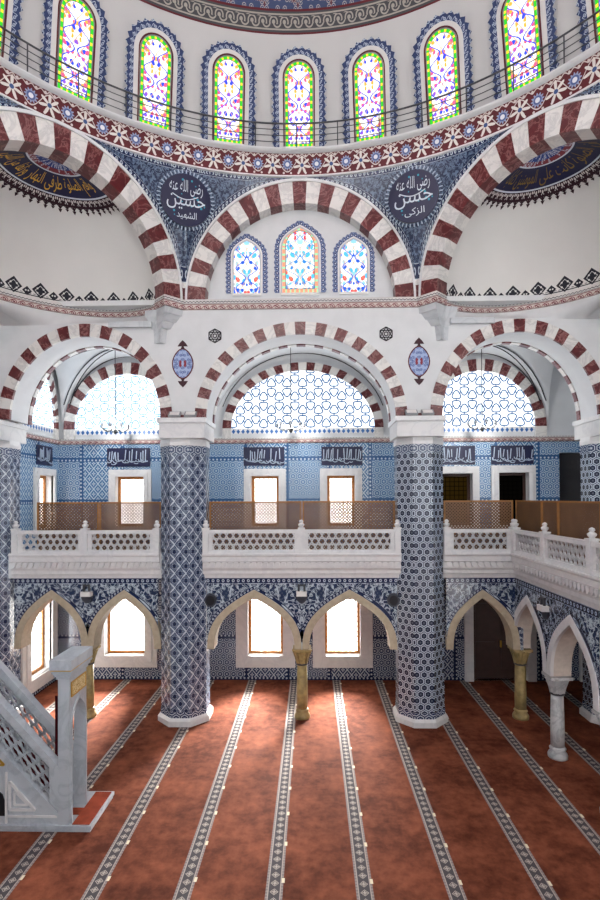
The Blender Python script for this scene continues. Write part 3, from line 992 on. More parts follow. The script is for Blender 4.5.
# ------------------------------------------------------------------ the big octagonal columns
def big_column(x, label, tile, plain_cap=True):
    t = thing('tiled_column', (x, YG, 0), label, 'column', kind='thing')
    mb = MB(); mb.lathe([(.66, 0), (.66, .13), (.61, .19)], 8, (x, YG, 0), rot=PI / 8, circum=True)
    plabel(mb.build('column_base', M['marble'], t), 'white marble octagonal foot')
    mb = MB(); mb.lathe([(.58, .19), (.58, 6.9)], 8, (x, YG, 0), rot=PI / 8, circum=True)
    mb.build('shaft', M[tile], t)
    for za, zb in ((.19, .34), (6.80, 7.02)):
        mb = MB(); mb.lathe([(.591, za), (.591, zb)], 8, (x, YG, 0), rot=PI / 8, circum=True)
        mb.build('border_tiles', M['tile_navy'], t)
    mb = MB(); mb.lathe([(.595, 7.02), (.60, 7.10), (.57, 7.24)], 8, (x, YG, 0), rot=PI / 8, circum=True)
    w1, w2 = (.575, .61) if plain_cap else (.66, .70)
    xc = x - .075 * (1 if x > 0 else -1) if abs(x) < 4 else x
    mb.box(xc - w1, xc + w1, YG - .69, YG + .55, 7.20, 7.60); mb.box(xc - w2, xc + w2, YG - .74, YG + .58, 7.58, ZL)
    mb.build('capital', M['marble'], t)
    return t
big_column(-3.04, 'tall octagonal column in navy lattice tiles, left of the central bay', 'lattice_tile')
big_column(3.04, 'tall octagonal column in white-lined hexagon tiles, right of the central bay', 'hexagon_tile')
big_column(-8.15, 'octagonal tiled column cut by the left edge of the picture', 'lattice_tile')
big_column(7.92, 'octagonal hexagon-tiled column at the right edge, rising behind the brown screens', 'hexagon_tile')
for s in (-1, 1):
    b = MB(); b.prism([(2.40, ZL), (3.36, ZL), (3.34, ZL + .1), (2.44, ZL + .1)] if s > 0 else [(-3.36, ZL), (-2.40, ZL), (-2.44, ZL + .1), (-3.34, ZL + .1)], YF - .04, YF + .3)
    trim(b, M['voussoir_red'], f'dark red marble strip on the capital of the {SIDE[s]} tiled column', 'trim')
#PART4
# ------------------------------------------------------------------ arcade under the gallery
def arcade_column(x, y, label, mat, cap_z=1.80):
    t = thing('arcade_column', (x, y, 0), label, 'column', kind='thing')
    mb = MB(); mb.lathe([(.20, 0), (.205, .06), (.19, .10), (.15, .15), (.175, .2), (.14, .25)], 20, (x, y, 0)); mb.build('column_base', M[mat], t, smooth=True)
    mb = MB(); mb.lathe([(.14, .24), (.145, .6), (.128, cap_z - .42)], 20, (x, y, 0)); mb.build('shaft', M[mat], t, smooth=True)
    mb = MB(); mb.lathe([(.14, cap_z - .43), (.155, cap_z - .41), (.14, cap_z - .37)], 16, (x, y, 0)); plabel(mb.build('collar', M['dark_metal'], t, smooth=True), 'dark ring')
    mb = MB(); z0 = cap_z - .38
    # a faceted capital: octagon growing into a square slab
    for k, (r0, za, r1, zb) in enumerate(((.15, z0, .17, z0 + .12), (.18, z0 + .12, .215, z0 + .25), (.225, z0 + .25, .25, cap_z - .05))):
        mb.lathe([(r0, za), (r1, zb)], 8, (x, y, 0), rot=PI / 8)
        for q in range(8):
            a = 2 * PI * q / 8
            mb.bar((x + r0 * .93 * cos(a), y + r0 * .93 * sin(a), za), (x + r1 * cos(a), y + r1 * sin(a), zb), .05, .03, (cos(a), sin(a), 0))
    mb.box(x - .235, x + .235, y - .235, y + .235, cap_z - .06, cap_z)
    mb.build('capital', M[mat], t)
    return t
YA = 13.34
def spandrel(T, x0, x1, arches, label, y=0.0, foot=None):
    b = MB(); b.T = T
    wall_arches(b, x0, x1, 1.8, GB + .02, arches, y)
    # bead border along the top edge
    b.face([(x0, y - .012, GB - .14), (x1, y - .012, GB - .14), (x1, y - .012, GB), (x0, y - .012, GB)], 1, [(x0, 0), (x1, 0), (x1, 1), (x0, 1)])
    for A in arches:
        cxa = (A[0][0] + A[-1][0]) / 2
        for p, q in zip(A, A[1:]):
            if p[1] < 2.0 or q[1] < 2.0: continue
            def o_(P):
                dx, dz = P[0] - cxa, P[1] - 1.9
                l = math.hypot(dx, dz); return (P[0] + dx / l * .1, P[1] + dz / l * .1)
            p2, q2 = o_(p), o_(q)
            if min(q2[0], p2[0]) < x0 or max(q2[0], p2[0]) > x1: continue
            b.face([(p[0], y - .012, p[1]), (q[0], y - .012, q[1]), (q2[0], y - .012, q2[1]), (p2[0], y - .012, p2[1])], 1,
                   [(p[0] + p[1], 0), (q[0] + q[1], 0), (q[0] + q[1], 1), (p[0] + p[1], 1)])
    return S_(b, 'wall_arcade', [M['floral_navy'], M['bead_border']], label, 'wall')
def stone_arch(T, cx, h, label, mat, depth=.46, apex=3.34, y=0.0, rim=.18, zs=1.82, front=None):
    t = thing('pointed_arch', tuple(T @ Vector((cx, y, zs))), label, 'arch', kind='thing')
    out = pointed(cx, h, apex - zs - .06, zs + .06, 12, .06); inn = pointed(cx, h - rim, apex - zs - .06 - rim * 1.15, zs + .06, 12, .06)
    mb = MB(); mb.T = T; mb.strip(inn, out, y - .03, y + .04)
    mb.build('arch_face', M[front or mat], t)
    mb = MB(); mb.T = T; mb.strip([(p[0], p[1]) for p in inn], [(a[0] * .5 + c[0] * .5, a[1] * .5 + c[1] * .5) for a, c in zip(inn, out)], y + .04, y + depth)
    mb.build('arch_soffit', M[mat], t)
    return out
FA = frame((0, YA, 0), (1, 0, 0), (0, 1, 0))
bays = [((-7.45, -3.70), (-6.47, -4.58), .965, ('pointed stone arch at the far left, over the slanted window', 'pointed stone arch left of the left tiled column, over a bright window')),
        ((-2.44, 2.44), (-1.22, 1.22), 1.21, ('left pointed stone arch of the central bay', 'right pointed stone arch of the central bay')),
        ((3.68, 5.62), (4.60,), .93, ('pointed stone arch right of the right tiled column, over the dark doors',))]
for (x0, x1), cxs, h, labs in bays:
    outs = [stone_arch(FA, c, h, l, 'stone_tan') for c, l in zip(cxs, labs)]
    nm = 'left' if x1 < -3 else 'central' if x0 < 0 else 'right'
    spandrel(FA, x0, x1, outs, f'navy floral tile wall above the pointed arches of the {nm} bay')
FS = f_right(5.42)
outs = []
for k, (y_, l) in enumerate(((12.58, 'first pointed marble arch of the right side arcade, next to the corner column'), (10.50, 'second pointed marble arch of the right side arcade, at the right edge'), (8.42, 'third pointed marble arch of the right side arcade, outside the frame'))):
    if k < 2: outs.append(stone_arch(FS, -y_, 1.03, l, 'stone_pale', .42, front='marble'))
spandrel(FS, -13.62, -9.46, outs, 'navy floral tile wall above the arches of the right side gallery')
arcade_column(0, YA + .2, 'gold-brown stone column at the middle of the central bay, between the two pointed arches', 'stone_gold')
arcade_column(-5.60, YA + .2, 'gold-brown stone column of the left bay, just behind the marble portal', 'stone_gold')
arcade_column(5.62, YA + .22, 'gold-brown stone column at the corner of the right side arcade', 'stone_gold')
arcade_column(5.62, 11.54, 'pale marble column standing on the carpet at the right edge', 'marble_dim')
arcade_column(5.62, 9.46, 'pale marble column of the side arcade outside the right edge', 'marble_dim')

# the moulded edge of the gallery
EDGE = [(.0, GB), (.02, GB + .10), (.06, GB + .12), (.06, GB + .2), (.10, GB + .26), (.10, GB + .40), (.16, GB + .44), (.16, GB + .56), (.20, GB + .6), (.20, GF), (0, GF + .001)]
def dentils(b, T, x0, x1, y):
    n = int((x1 - x0) / .15); b.T = T
    for i in range(n):
        x = x0 + (x1 - x0) * (i + .5) / n
        b.prism([(x - .055, GB + .42), (x - .05, GB + .33), (x, GB + .27), (x + .05, GB + .33), (x + .055, GB + .42)], y - .155, y - .09)
    b.T = Matrix.Identity(4)
for x0, x1, nm in ((-7.48, -3.62, 'left'), (-2.52, 2.52, 'central')):
    b = MB(); sweep(b, [(x0, YA - .02), (x1, YA - .02)], EDGE, flip=-1)
    for x in (x0, x1): b.face([(x, YA - .02 - p[0], p[1]) for p in EDGE] + [(x, YA - .02, GF)])
    dentils(b, frame((0, YA - .02, 0), (1, 0, 0), (0, 1, 0)), x0 + .03, x1 - .03, 0)
    trim(b, M['marble'], f'white moulded marble edge of the gallery along the {nm} bay', 'moulding')
b = MB(); sweep(b, [(3.60, YA - .02), (5.42, YA - .02), (5.42, 7.0)], EDGE, flip=-1)
dentils(b, frame((0, YA - .02, 0), (1, 0, 0), (0, 1, 0)), 3.63, 5.2, 0)
dentils(b, frame((5.42, 0, 0), (0, -1, 0), (1, 0, 0)), -13.1, -7.1, 0)
trim(b, M['marble'], 'white moulded marble edge of the right gallery, turning the corner towards the viewer', 'moulding')

# balustrades
def lattice(mb, x0, x1, z0, z1, y, pitch, w, d):
    """three families of crossing bars (hexagons and triangles) clipped to a rectangle"""
    cx, cz = (x0 + x1) / 2, (z0 + z1) / 2
    diag = math.hypot(x1 - x0, z1 - z0) / 2
    for a in (0, PI / 3, 2 * PI / 3):
        dx, dz = cos(a), sin(a); nx, nz = -dz, dx
        k = -int(diag / pitch) - 1
        while k * pitch < diag + pitch:
            off = (k + .5) * pitch; k += 1
            px, pz = cx + nx * off, cz + nz * off
            t0, t1 = -1e9, 1e9; ok = True
            for p, dd, lo, hi in ((px, dx, x0, x1), (pz, dz, z0, z1)):
                if abs(dd) < 1e-9:
                    if not lo <= p <= hi: ok = False
                else:
                    ta, tb = sorted(((lo - p) / dd, (hi - p) / dd)); t0, t1 = max(t0, ta), min(t1, tb)
            if ok and t1 - t0 > .02:
                mb.bar((px + dx * t0, y, pz + dz * t0), (px + dx * t1, y, pz + dz * t1), w, d, (0, 1, 0))
def finial(mb, x, y, z):
    mb.lathe([(.05, 0), (.05, .02), (.075, .05), (.085, .085), (.05, .11), (.035, .125), (.06, .145), (.045, .185), (.0, .205)], 12, (x, y, z))
def balustrade(T, posts, label, z0=GF):
    t = thing('gallery_balustrade', tuple(T @ Vector(((posts[0] + posts[-1]) / 2, 0, z0))), label, 'balustrade', 'white marble balustrades of the gallery')
    H = .60
    for x in posts:
        mb = MB(); mb.T = T; mb.box(x - .075, x + .075, -.09, .07, z0, z0 + H + .03); mb.box(x - .09, x + .09, -.105, .085, z0 + H + .01, z0 + H + .05)
        p = mb.build('post', M['marble'], t)
        mb = MB(); mb.T = T; finial(mb, x, -.01, z0 + H + .05); mb.build('finial', M['marble'], p, smooth=True)
    mb = MB(); mb.T = T
    for a, c in zip(posts, posts[1:]): mb.box(a + .075, c - .075, -.075, .055, z0 + H - .09, z0 + H)
    mb.build('handrail', M['marble'], t)
    mb = MB(); mb.T = T
    for a, c in zip(posts, posts[1:]):
        mb.box(a + .075, c - .075, -.06, .04, z0, z0 + .09)
    mb.build('bottom_rail', M['marble'], t)
    for a, c in zip(posts, posts[1:]):
        mb = MB(); mb.T = T; x0, x1 = a + .075, c - .075
        g = .10
        mb.box(x0, x0 + g, -.035, .015, z0 + .09, z0 + H - .09); mb.box(x1 - g, x1, -.035, .015, z0 + .09, z0 + H - .09)
        lattice(mb, x0 + g, x1 - g, z0 + .09, z0 + H - .09, -.01, .150, .032, .04)
        mb.build('lattice_panel', M['marble'], t)
    return t
FBAL = frame((0, YA - .08, 0), (1, 0, 0), (0, 1, 0))
balustrade(FBAL, [-7.36, -5.55, -3.70], 'white pierced marble balustrade of the left gallery bay, behind the marble staircase portal')
balustrade(FBAL, [-2.44, 0, 2.44], 'white pierced marble balustrade of the central bay, between the two tiled columns')
balustrade(FBAL, [3.68, 5.36], 'white pierced marble balustrade just right of the right tiled column')
balustrade(f_right(5.36), [-13.10, -11.46, -9.55, -7.6], 'white pierced marble balustrade coming towards the viewer on the right gallery')

# brown pierced screens behind the balustrades
def screen(T, x0, x1, label, z0=GF, z1=5.60, lights=1):
    t = thing('pierced_screen', tuple(T @ Vector(((x0 + x1) / 2, 0, z0))), label, 'screen', 'brown pierced wooden screens of the gallery')
    mb = MB(); mb.T = T; mb.box(x0 + .04, x1 - .04, -.008, .008, z0 + .04, z1 - .04); mb.build('pierced_panel', M['pierced_screen'], t)
    mb = MB(); mb.T = T
    mb.box(x0, x0 + .04, -.02, .02, z0, z1); mb.box(x1 - .04, x1, -.02, .02, z0, z1); mb.box(x0 + .04, x1 - .04, -.02, .02, z1 - .04, z1); mb.box(x0 + .04, x1 - .04, -.02, .02, z0, z0 + .05)
    mb.build('screen_frame', M['wood_frame_dark'], t)
plain('wood_frame_dark', 'a06f3c', .5, .3, nz=.2, nscale=10)
FSC = frame((0, 13.78, 0), (1, 0, 0), (0, 1, 0))
screen(FSC, -7.08, -5.42, 'brown pierced screen at the left end of the left gallery bay')
screen(FSC, -5.40, -3.74, 'brown pierced screen of the left gallery bay beside the left tiled column')
screen(FSC, -2.45, 0, 'brown pierced screen in the left half of the central gallery bay')
screen(FSC, .02, 2.46, 'brown pierced screen in the right half of the central gallery bay')
screen(FSC, 3.74, 5.55, 'brown pierced screen just right of the right tiled column')
FSR = f_right(5.62)
screen(FSR, -13.72, -12.2, 'brown pierced screen of the right side gallery next to the corner')
screen(FSR, -12.18, -11.4, 'narrow brown pierced screen of the right side gallery, second from the corner')
screen(FSR, -11.38, -9.72, 'brown pierced screen of the right side gallery, third from the corner')
screen(FSR, -9.70, -8.0, 'brown pierced screen of the right side gallery at the right edge of the picture')

# ------------------------------------------------------------------ upper arches, tympanum, exedrae
def upper_arch(deg, depth, label):
    T = facet(deg)
    t = thing('striped_arch', tuple(T @ Vector((0, 0, ZS))), label, 'arch', kind='thing')
    n = 25
    inn = resample(ell(0, 2.40, 2.42, ZS, 100), n * 4); out = resample(ell(0, 2.86, 2.97, ZS, 100), n * 4)
    voussoirs(inn, out, n, -.02, depth, T, 'arch_stones', '', t)
    mb = MB(); mb.T = T
    mb.strip(ell(0, 2.86, 2.97, ZS, 80), ell(0, 2.91, 3.04, ZS, 80), -.05, .03)
    plabel(mb.build('white_rim', M['plaster'], t, weld=True), 'thin white outer rim')
    # stones that fill the pier between two arches
    hs = HS
    xo = lambda z: 2.90 * sqrt(max(0, 1 - ((z - ZS) / 3.03) ** 2))
    for sx in (-1, 1):
        mb = MB(); mb.T = T
        for k in range(6):
            za, zb = ZS + .1 * k, ZS + .1 * (k + 1)
            mb.face([(sx * xo(za), -.018, za), (sx * hs, -.018, za), (sx * hs, -.018, zb), (sx * xo(zb), -.018, zb)], 0 if k < 3 else 1)
        mb.build('pier_stone', [M['voussoir_red'], M['voussoir_white']], t)
    return t
upper_arch(0, .32, 'red and white striped upper arch around the three coloured windows')
upper_arch(-45, .42, 'red and white striped upper arch on the left, framing the left half-dome')
upper_arch(45, .42, 'red and white striped upper arch on the right, framing the right half-dome')
b = MB(); P = ell(0, 2.6, 2.6, ZS - .02, 60)
for p, q in zip(P, P[1:]): b.face([(p[0], YF + .31, ZS - .05), (q[0], YF + .31, ZS - .05), (q[0], YF + .31, q[1]), (p[0], YF + .31, p[1])])
b.box(-2.6, 2.6, YF, YF + .32, ZS - .1, ZS)
S_(b, 'wall_tympanum', M['plaster'], 'white wall inside the central upper arch, behind the coloured windows', 'wall')

def exedra(deg, nm):
    T = facet(deg); n0, D, a, c = .36, 2.06, 2.54, 2.50
    E_ = lambda al, ph, k=1.0: (a * k * cos(ph) * sin(al), n0 + D * k * cos(ph) * cos(al), ZS + c * k * sin(ph))
    NA, NP = 48, 28
    P = [[E_(-PI / 2 + PI * i / NA, PI / 2 * j / NP) for j in range(NP + 1)] for i in range(NA + 1)]
    mb = MB(); mb.T = T
    mb.grid(P, lambda i, j: (2.55 * (-PI / 2 + PI * i / NA) * 1.0, 2.5 * PI / 2 * j / NP))
    S_(mb, 'wall_exedra_' + nm, M['exedra_paint'], f'white half-dome inside the {nm} upper arch with a black palmette frieze at its foot', 'half-dome', smooth=True)
    # painted medallion at the crown
    t = thing('half_dome_medallion', tuple(T @ Vector((0, n0 + .4, ZS + c * .95))), f'dark medallion with gold calligraphy and a fringed rim at the crown of the {nm} half-dome', 'medallion')
    def cap(p0, p1, k, name, mat, fringe=0, rows=6):
        mb = MB(); mb.T = T
        NN = 96
        Q = [[E_(-PI / 2 + PI * i / NN, math.radians(p0 + (p1 - p0) * j / rows), k) for j in range(rows + 1)] for i in range(NN + 1)]
        if fringe:
            for i in range(NN):
                for j in range(rows):
                    mb.face([Q[i][j], Q[i + 1][j], Q[i + 1][j + 1], Q[i][j + 1]], 0, [(i / NN * fringe, j / rows), ((i + 1) / NN * fringe, j / rows), ((i + 1) / NN * fringe, (j + 1) / rows), (i / NN * fringe, (j + 1) / rows)])
            for q in range(fringe):                                   # hanging points
                a0 = -PI / 2 + PI * q / fringe; a1 = -PI / 2 + PI * (q + 1) / fringe; am = (a0 + a1) / 2
                r_ = math.radians
                L_ = 4.2 if q % 2 else 3.0
                for (w_, pa, pb) in ((.42, p0, p0 - L_ * .55), (.30, p0 - L_ * .45, p0 - L_)):
                    mb.face([E_(am - (a1 - a0) * w_, r_(pa), k), E_(am, r_(pb), k), E_(am + (a1 - a0) * w_, r_(pa), k)], 0, [(q + .1, .3), (q + .5, -.3), (q + .9, .3)])
        else: mb.grid(Q, lambda i, j: (2.55 * (-PI / 2 + PI * i / NN) * .4, (90 - (p0 + (p1 - p0) * j / rows)) * .0175))
        return mb.build(name, M[mat], t)
    cap(55.5, 61, .992, 'fringe', 'fringe_paint', 29, 3)
    cap(61, 62, .990, 'white_ring', 'letter_white', 0, 1)
    f = cap(62, 76, .988, 'dark_field', 'navy_paint')
    cap(76, 77, .986, 'inner_ring', 'letter_white', 0, 1)
    cap(77, 90, .984, 'inner_medallion', 'inner_medallion')
    mb = MB(); mb.T = T
    if nm == 'left':
        words_ = ['واقم الصلوة', 'طرفى النهار', 'وزلفا من الليل']; mat = 'gold_paint'
    else:
        words_ = ['ان الصلوة', 'كانت على', 'المومنين كتابا']; mat = 'gold_dull'
    span = 150 / len(words_)
    for k, wd in enumerate(words_):
        a1 = math.radians(75 - span * k - 2); a0 = math.radians(75 - span * (k + 1) + 2)
        add_text(mb, wd, lambda x, y, a0=a0, a1=a1: E_(a0 + (a1 - a0) * x, math.radians(63.2 + 11.6 * y), .982))
    mb.build('lettering', M[mat], t)
    # cornice that follows the curve, and the sloping wall beneath it
    path = [E_(-PI / 2 + PI * i / 40, 0) for i in range(41)]
    W = [T @ Vector(p) for p in path]
    mb = MB(); sweep(mb, [(p.x, p.y) for p in W], [(0, 10.46), (.07, 10.47), (.10, 10.58), (.08, 10.66), (.05, 10.72), (-.02, 10.74)], flip=-1)
    trim(mb, M['cornice_chain'], f'red and grey patterned cornice along the foot of the {nm} half-dome', 'cornice')
    mb = MB()
    Q = []
    for p in W:
        sx = -1 if nm == 'left' else 1
        bx, by = (p.x, YF) if abs(p.x) < 7.7 else (7.7 * sx, p.y)
        row = []
        for j in range(7):
            f = j / 6; e = sin(f * PI / 2)
            row.append((bx + (p.x - bx) * e, by + (p.y - by) * e, 10.12 + .345 * f))
        Q.append(row)
    mb.grid(Q, lambda i, j: (Q[i][j][0], Q[i][j][2]))
    S_(mb, 'wall_squinch_' + nm, M['plaster'], f'white sloping wall between the {nm} lower arch and the curved cornice', 'wall', smooth=True)
plain('gold_dull', '7d6330', .5, .3)
exedra(-45, 'left'); exedra(45, 'right')

# central cornice with the two pier returns
pts = []
TL, TR = facet(-45), facet(45); hs = HS
for p in [(2.44, .40, 0), (2.44, 0, 0)]: q = TL @ Vector(p); pts.append((q.x, q.y))
pts += [(-hs, YF), (hs, YF)]
for p in [(-2.44, 0, 0), (-2.44, .40, 0)]: q = TR @ Vector(p); pts.append((q.x, q.y))
b = MB(); sweep(b, pts, [(0, 10.46), (.05, 10.47), (.07, 10.58), (.06, 10.66), (.03, 10.72), (0, 10.73)], flip=-1)
trim(b, M['cornice_chain'], 'red and grey patterned cornice under the three coloured windows', 'cornice')
for s in (-1, 1):
    t = thing('marble_corbel', (3.4 * s, 12.9, 10.46), f'stepped grey marble corbel under the foot of the {SIDE[s]} upper arch', 'corbel')
    T = TL if s < 0 else TR
    e = T @ Vector((-2.44 * s * 1.0 if s > 0 else 2.44, 0, 0))
    far = T @ Vector((-2.44 if s > 0 else 2.44, .40, 0))
    anchor = Vector((s * 3.60, YF, 0))
    base = [Vector((s * (hs + .02), YF, 0)), Vector((e.x, e.y, 0)), Vector((far.x + s * .02, far.y, 0)), Vector((s * 3.95, YF, 0))]
    mb = MB()
    for k, (za, zb, f0, f1) in enumerate(((10.30, 10.46, .98, 1.0), (10.14, 10.31, .72, .92), (9.98, 10.15, .5, .68), (9.62, 9.99, .30, .36))):
        lo = [anchor + (p - anchor) * f0 for p in base]; hi = [anchor + (p - anchor) * f1 for p in base]
        lo = [(p.x, p.y, za) for p in lo]; hi = [(p.x, p.y, zb) for p in hi]
        for i in range(4):
            j = (i + 1) % 4; mb.face([lo[i], lo[j], hi[j], hi[i]])
        mb.face(lo); mb.face(hi)
    mb.build('stepped_block', M['marble_grey'], t)
    mb = MB()
    xa, xb = sorted((s * 3.75, s * 4.85)); mb.box(xa, xb, YF - .10, YF + .02, 10.02, 10.16); mb.build('ledge', M['marble_grey'], t)

# coloured windows of the tympanum
stained('glass_side', .345, 1.45, 'pointed', ['5cc0ea', '2f63d8', 'e8475c', '9ad4ee', 'ffffff', 'ffffff'], 0, 1.35, 9.0)
stained('glass_centre', .475, 1.72, 'pointed', ['5cc4ea', '3f8fdc', 'e84a5c', 'a8dcf0', 'f0a080', 'a8e0b0'], .10, 1.35, 9.0)
def ring_outline(w, h, kind, d):
    o = arch_top(w + d, h + d, kind, 18)
    return o
def outline_ring(mb, w, h, kind, d0, d1, y0, y1, mat=0, uvm=False, saw=0.0, base_gap=True):
    n = 22
    A, B_ = arch_top(w + d0, h + d0, kind, n), arch_top(w + d1, h + d1, kind, n)
    A = A[::-1]; B_ = B_[::-1]
    per = resample(A, 90); pe2 = resample(B_, 90)
    L = 0
    for i in range(90):
        a, a2, c, c2 = per[i], per[i + 1], pe2[i], pe2[i + 1]
        l = math.hypot(c2[0] - c[0], c2[1] - c[1])
        mb.face([(a[0], y0, a[1]), (a2[0], y0, a2[1]), (c2[0], y0, c2[1]), (c[0], y0, c[1])], mat, [(L, 0), (L + l, 0), (L + l, 1), (L, 1)])
        mb.face([(c[0], y0, c[1]), (c2[0], y0, c2[1]), (c2[0], y1, c2[1]), (c[0], y1, c[1])], mat, [(L, .5)] * 4)
        mb.face([(a[0], y1, a[1]), (a2[0], y1, a2[1]), (a2[0], y0, a2[1]), (a[0], y0, a[1])], mat, [(L, .5)] * 4)
        if saw and i % 3 == 1:
            p0, p1 = pe2[i - 1], pe2[min(90, i + 2)]
            mx, mz = (p0[0] + p1[0]) / 2, (p0[1] + p1[1]) / 2
            dx, dz = p1[1] - p0[1], -(p1[0] - p0[0]); q = math.hypot(dx, dz)
            dx, dz = dx / q, dz / q
            if dx * mx + dz * (mz - h * .6) < 0 and abs(mx) > .05: dx, dz = -dx, -dz
            if abs(mx) <= .05: dx, dz = 0, 1
            mb.face([(p0[0], y0, p0[1]), (p1[0], y0, p1[1]), (mx + dx * saw, y0, mz + dz * saw)], mat, [(L, .9), (L + .1, .9), (L + .05, .3)])
        L += l
def stained_window(T, w, h, kind, glass, label, parts):
    wn = window_root(tuple(T @ Vector((0, 0, 0))), label)
    mb = MB(); mb.T = T
    o = arch_top(w, h, kind, 22)
    mb.face([(x, -.035, z) for x, z in o], 0, o)
    mb.build('stained_glass', M[glass], wn)
    for name, mat, d0, d1, y0, saw in parts:
        mb = MB(); mb.T = T; outline_ring(mb, w, h, kind, d0, d1, y0, 0.01, 0, saw=saw); mb.build(name, M[mat], wn)
    mb = MB(); mb.T = T; mb.box(-w - parts[0][3], w + parts[0][3], -.05, 0, -.06, 0); mb.build('sill', M['white_paint'], wn)
    return wn
TP = [('window_frame', 'marble_grey', 0, .035, -.06, 0), ('white_frame', 'white_paint', .035, .075, -.05, 0), ('flower_border', 'bead_border_wide', .075, .19, -.03, .03)]
def m_bead2():
    g = Graph('bead_border_wide')
    x = (g.fr(g.u / .12) - .5) * .12; y = (g.v - .5) * .115
    r = g.hyp(x, y); th = g.at2(y, x)
    f = (r < (.045 + .012 * g.cos(th * 5.0)))
    c = g.mix(f, '7484a6', '1f2c60'); c = g.mix(r < .018, c, 'd5dae6')
    M['bead_border_wide'] = g.bsdf(c, .5, .3)
m_bead2()
for x, w, h, z, gl, l in ((-1.38, .335, 1.36, 10.98, 'glass_side', 'small pointed stained glass window, left of the three under the central upper arch'),
                          (0, .46, 1.68, 10.98, 'glass_centre', 'tallest pointed stained glass window, middle of the three under the central upper arch'),
                          (1.38, .335, 1.36, 10.98, 'glass_side', 'small pointed stained glass window, right of the three under the central upper arch')):
    stained_window(frame((x, YF + .31, z), (1, 0, 0), (0, 1, 0)), w, h, 'pointed', gl, l, TP)

# painted ornaments on the white wall
for s in (-1, 1):
    man = [(.22 * sin(2 * PI * i / 28) * (1 - .12 * cos(4 * PI * i / 28)), .36 * cos(2 * PI * i / 28)) for i in range(28)][::-1]
    rim = [(x * 1.12, z * 1.1) for x, z in man]
    tips = []
    for d in (1, -1):
        for q in ([(-.13, .44), (.13, .44), (.08, .52), (0, .60), (-.08, .52)], [(-.05, .38), (.05, .38), (.02, .45), (-.02, .45)]):
            tips.append([(x, z * d) for x, z in (q if d > 0 else q[::-1])])
    t = thing('wall_ornament', (2.98 * s, YF, 9.10), f'painted blue almond-shaped ornament above the {SIDE[s]} tiled column', 'wall ornament')
    for nm, mat, polys, pr in (('rim', 'maroon_paint', [rim], .008), ('blue_field', 'mandorla_paint', [man], .014), ('pointed_tip', 'maroon_dark', tips, .01)):
        mb = MB(); mb.T = frame((2.98 * s, YF, 9.10), (1, 0, 0), (0, 1, 0))
        if nm == 'pointed_tip':
            for two in (polys[:2], polys[2:]):
                mb = MB(); mb.T = frame((2.98 * s, YF, 9.10), (1, 0, 0), (0, 1, 0))
                for q in two: mb.prism(q, -pr, .004)
                mb.build(nm, M[mat], t)
            continue
        for q in polys: mb.prism(q, -pr, .004)
        if nm == 'rim': plain('maroon_dark', '3c2028', .6, .3)
        mb.build(nm, M[mat], t)
    t = thing('star_ornament', (2.14 * s, YF, 9.80), f'small black interlaced star ornament near the crown of the central lower arch, {SIDE[s]} side', 'wall ornament')
    mb = MB(); mb.T = frame((2.16 * s, YF, 9.80), (1, 0, 0), (0, 1, 0))
    for k in range(6):
        a = PI / 6 + k * PI / 3; pt = lambda r, q: (r * .88 * cos(q), -.006, r * .88 * sin(q))
        for p, q in ((pt(.20, a), pt(.115, a + PI / 6)), (pt(.20, a), pt(.115, a - PI / 6)), (pt(.115, a - PI / 6), pt(.115, a + PI / 6)), (pt(.06, a), pt(.06, a + PI / 3)), (pt(.2, a), pt(.2, a + PI / 3))):
            mb.bar(p, q, .022, .014, (0, 1, 0))
    mb.build('star_lines', M['ink_line'], t)
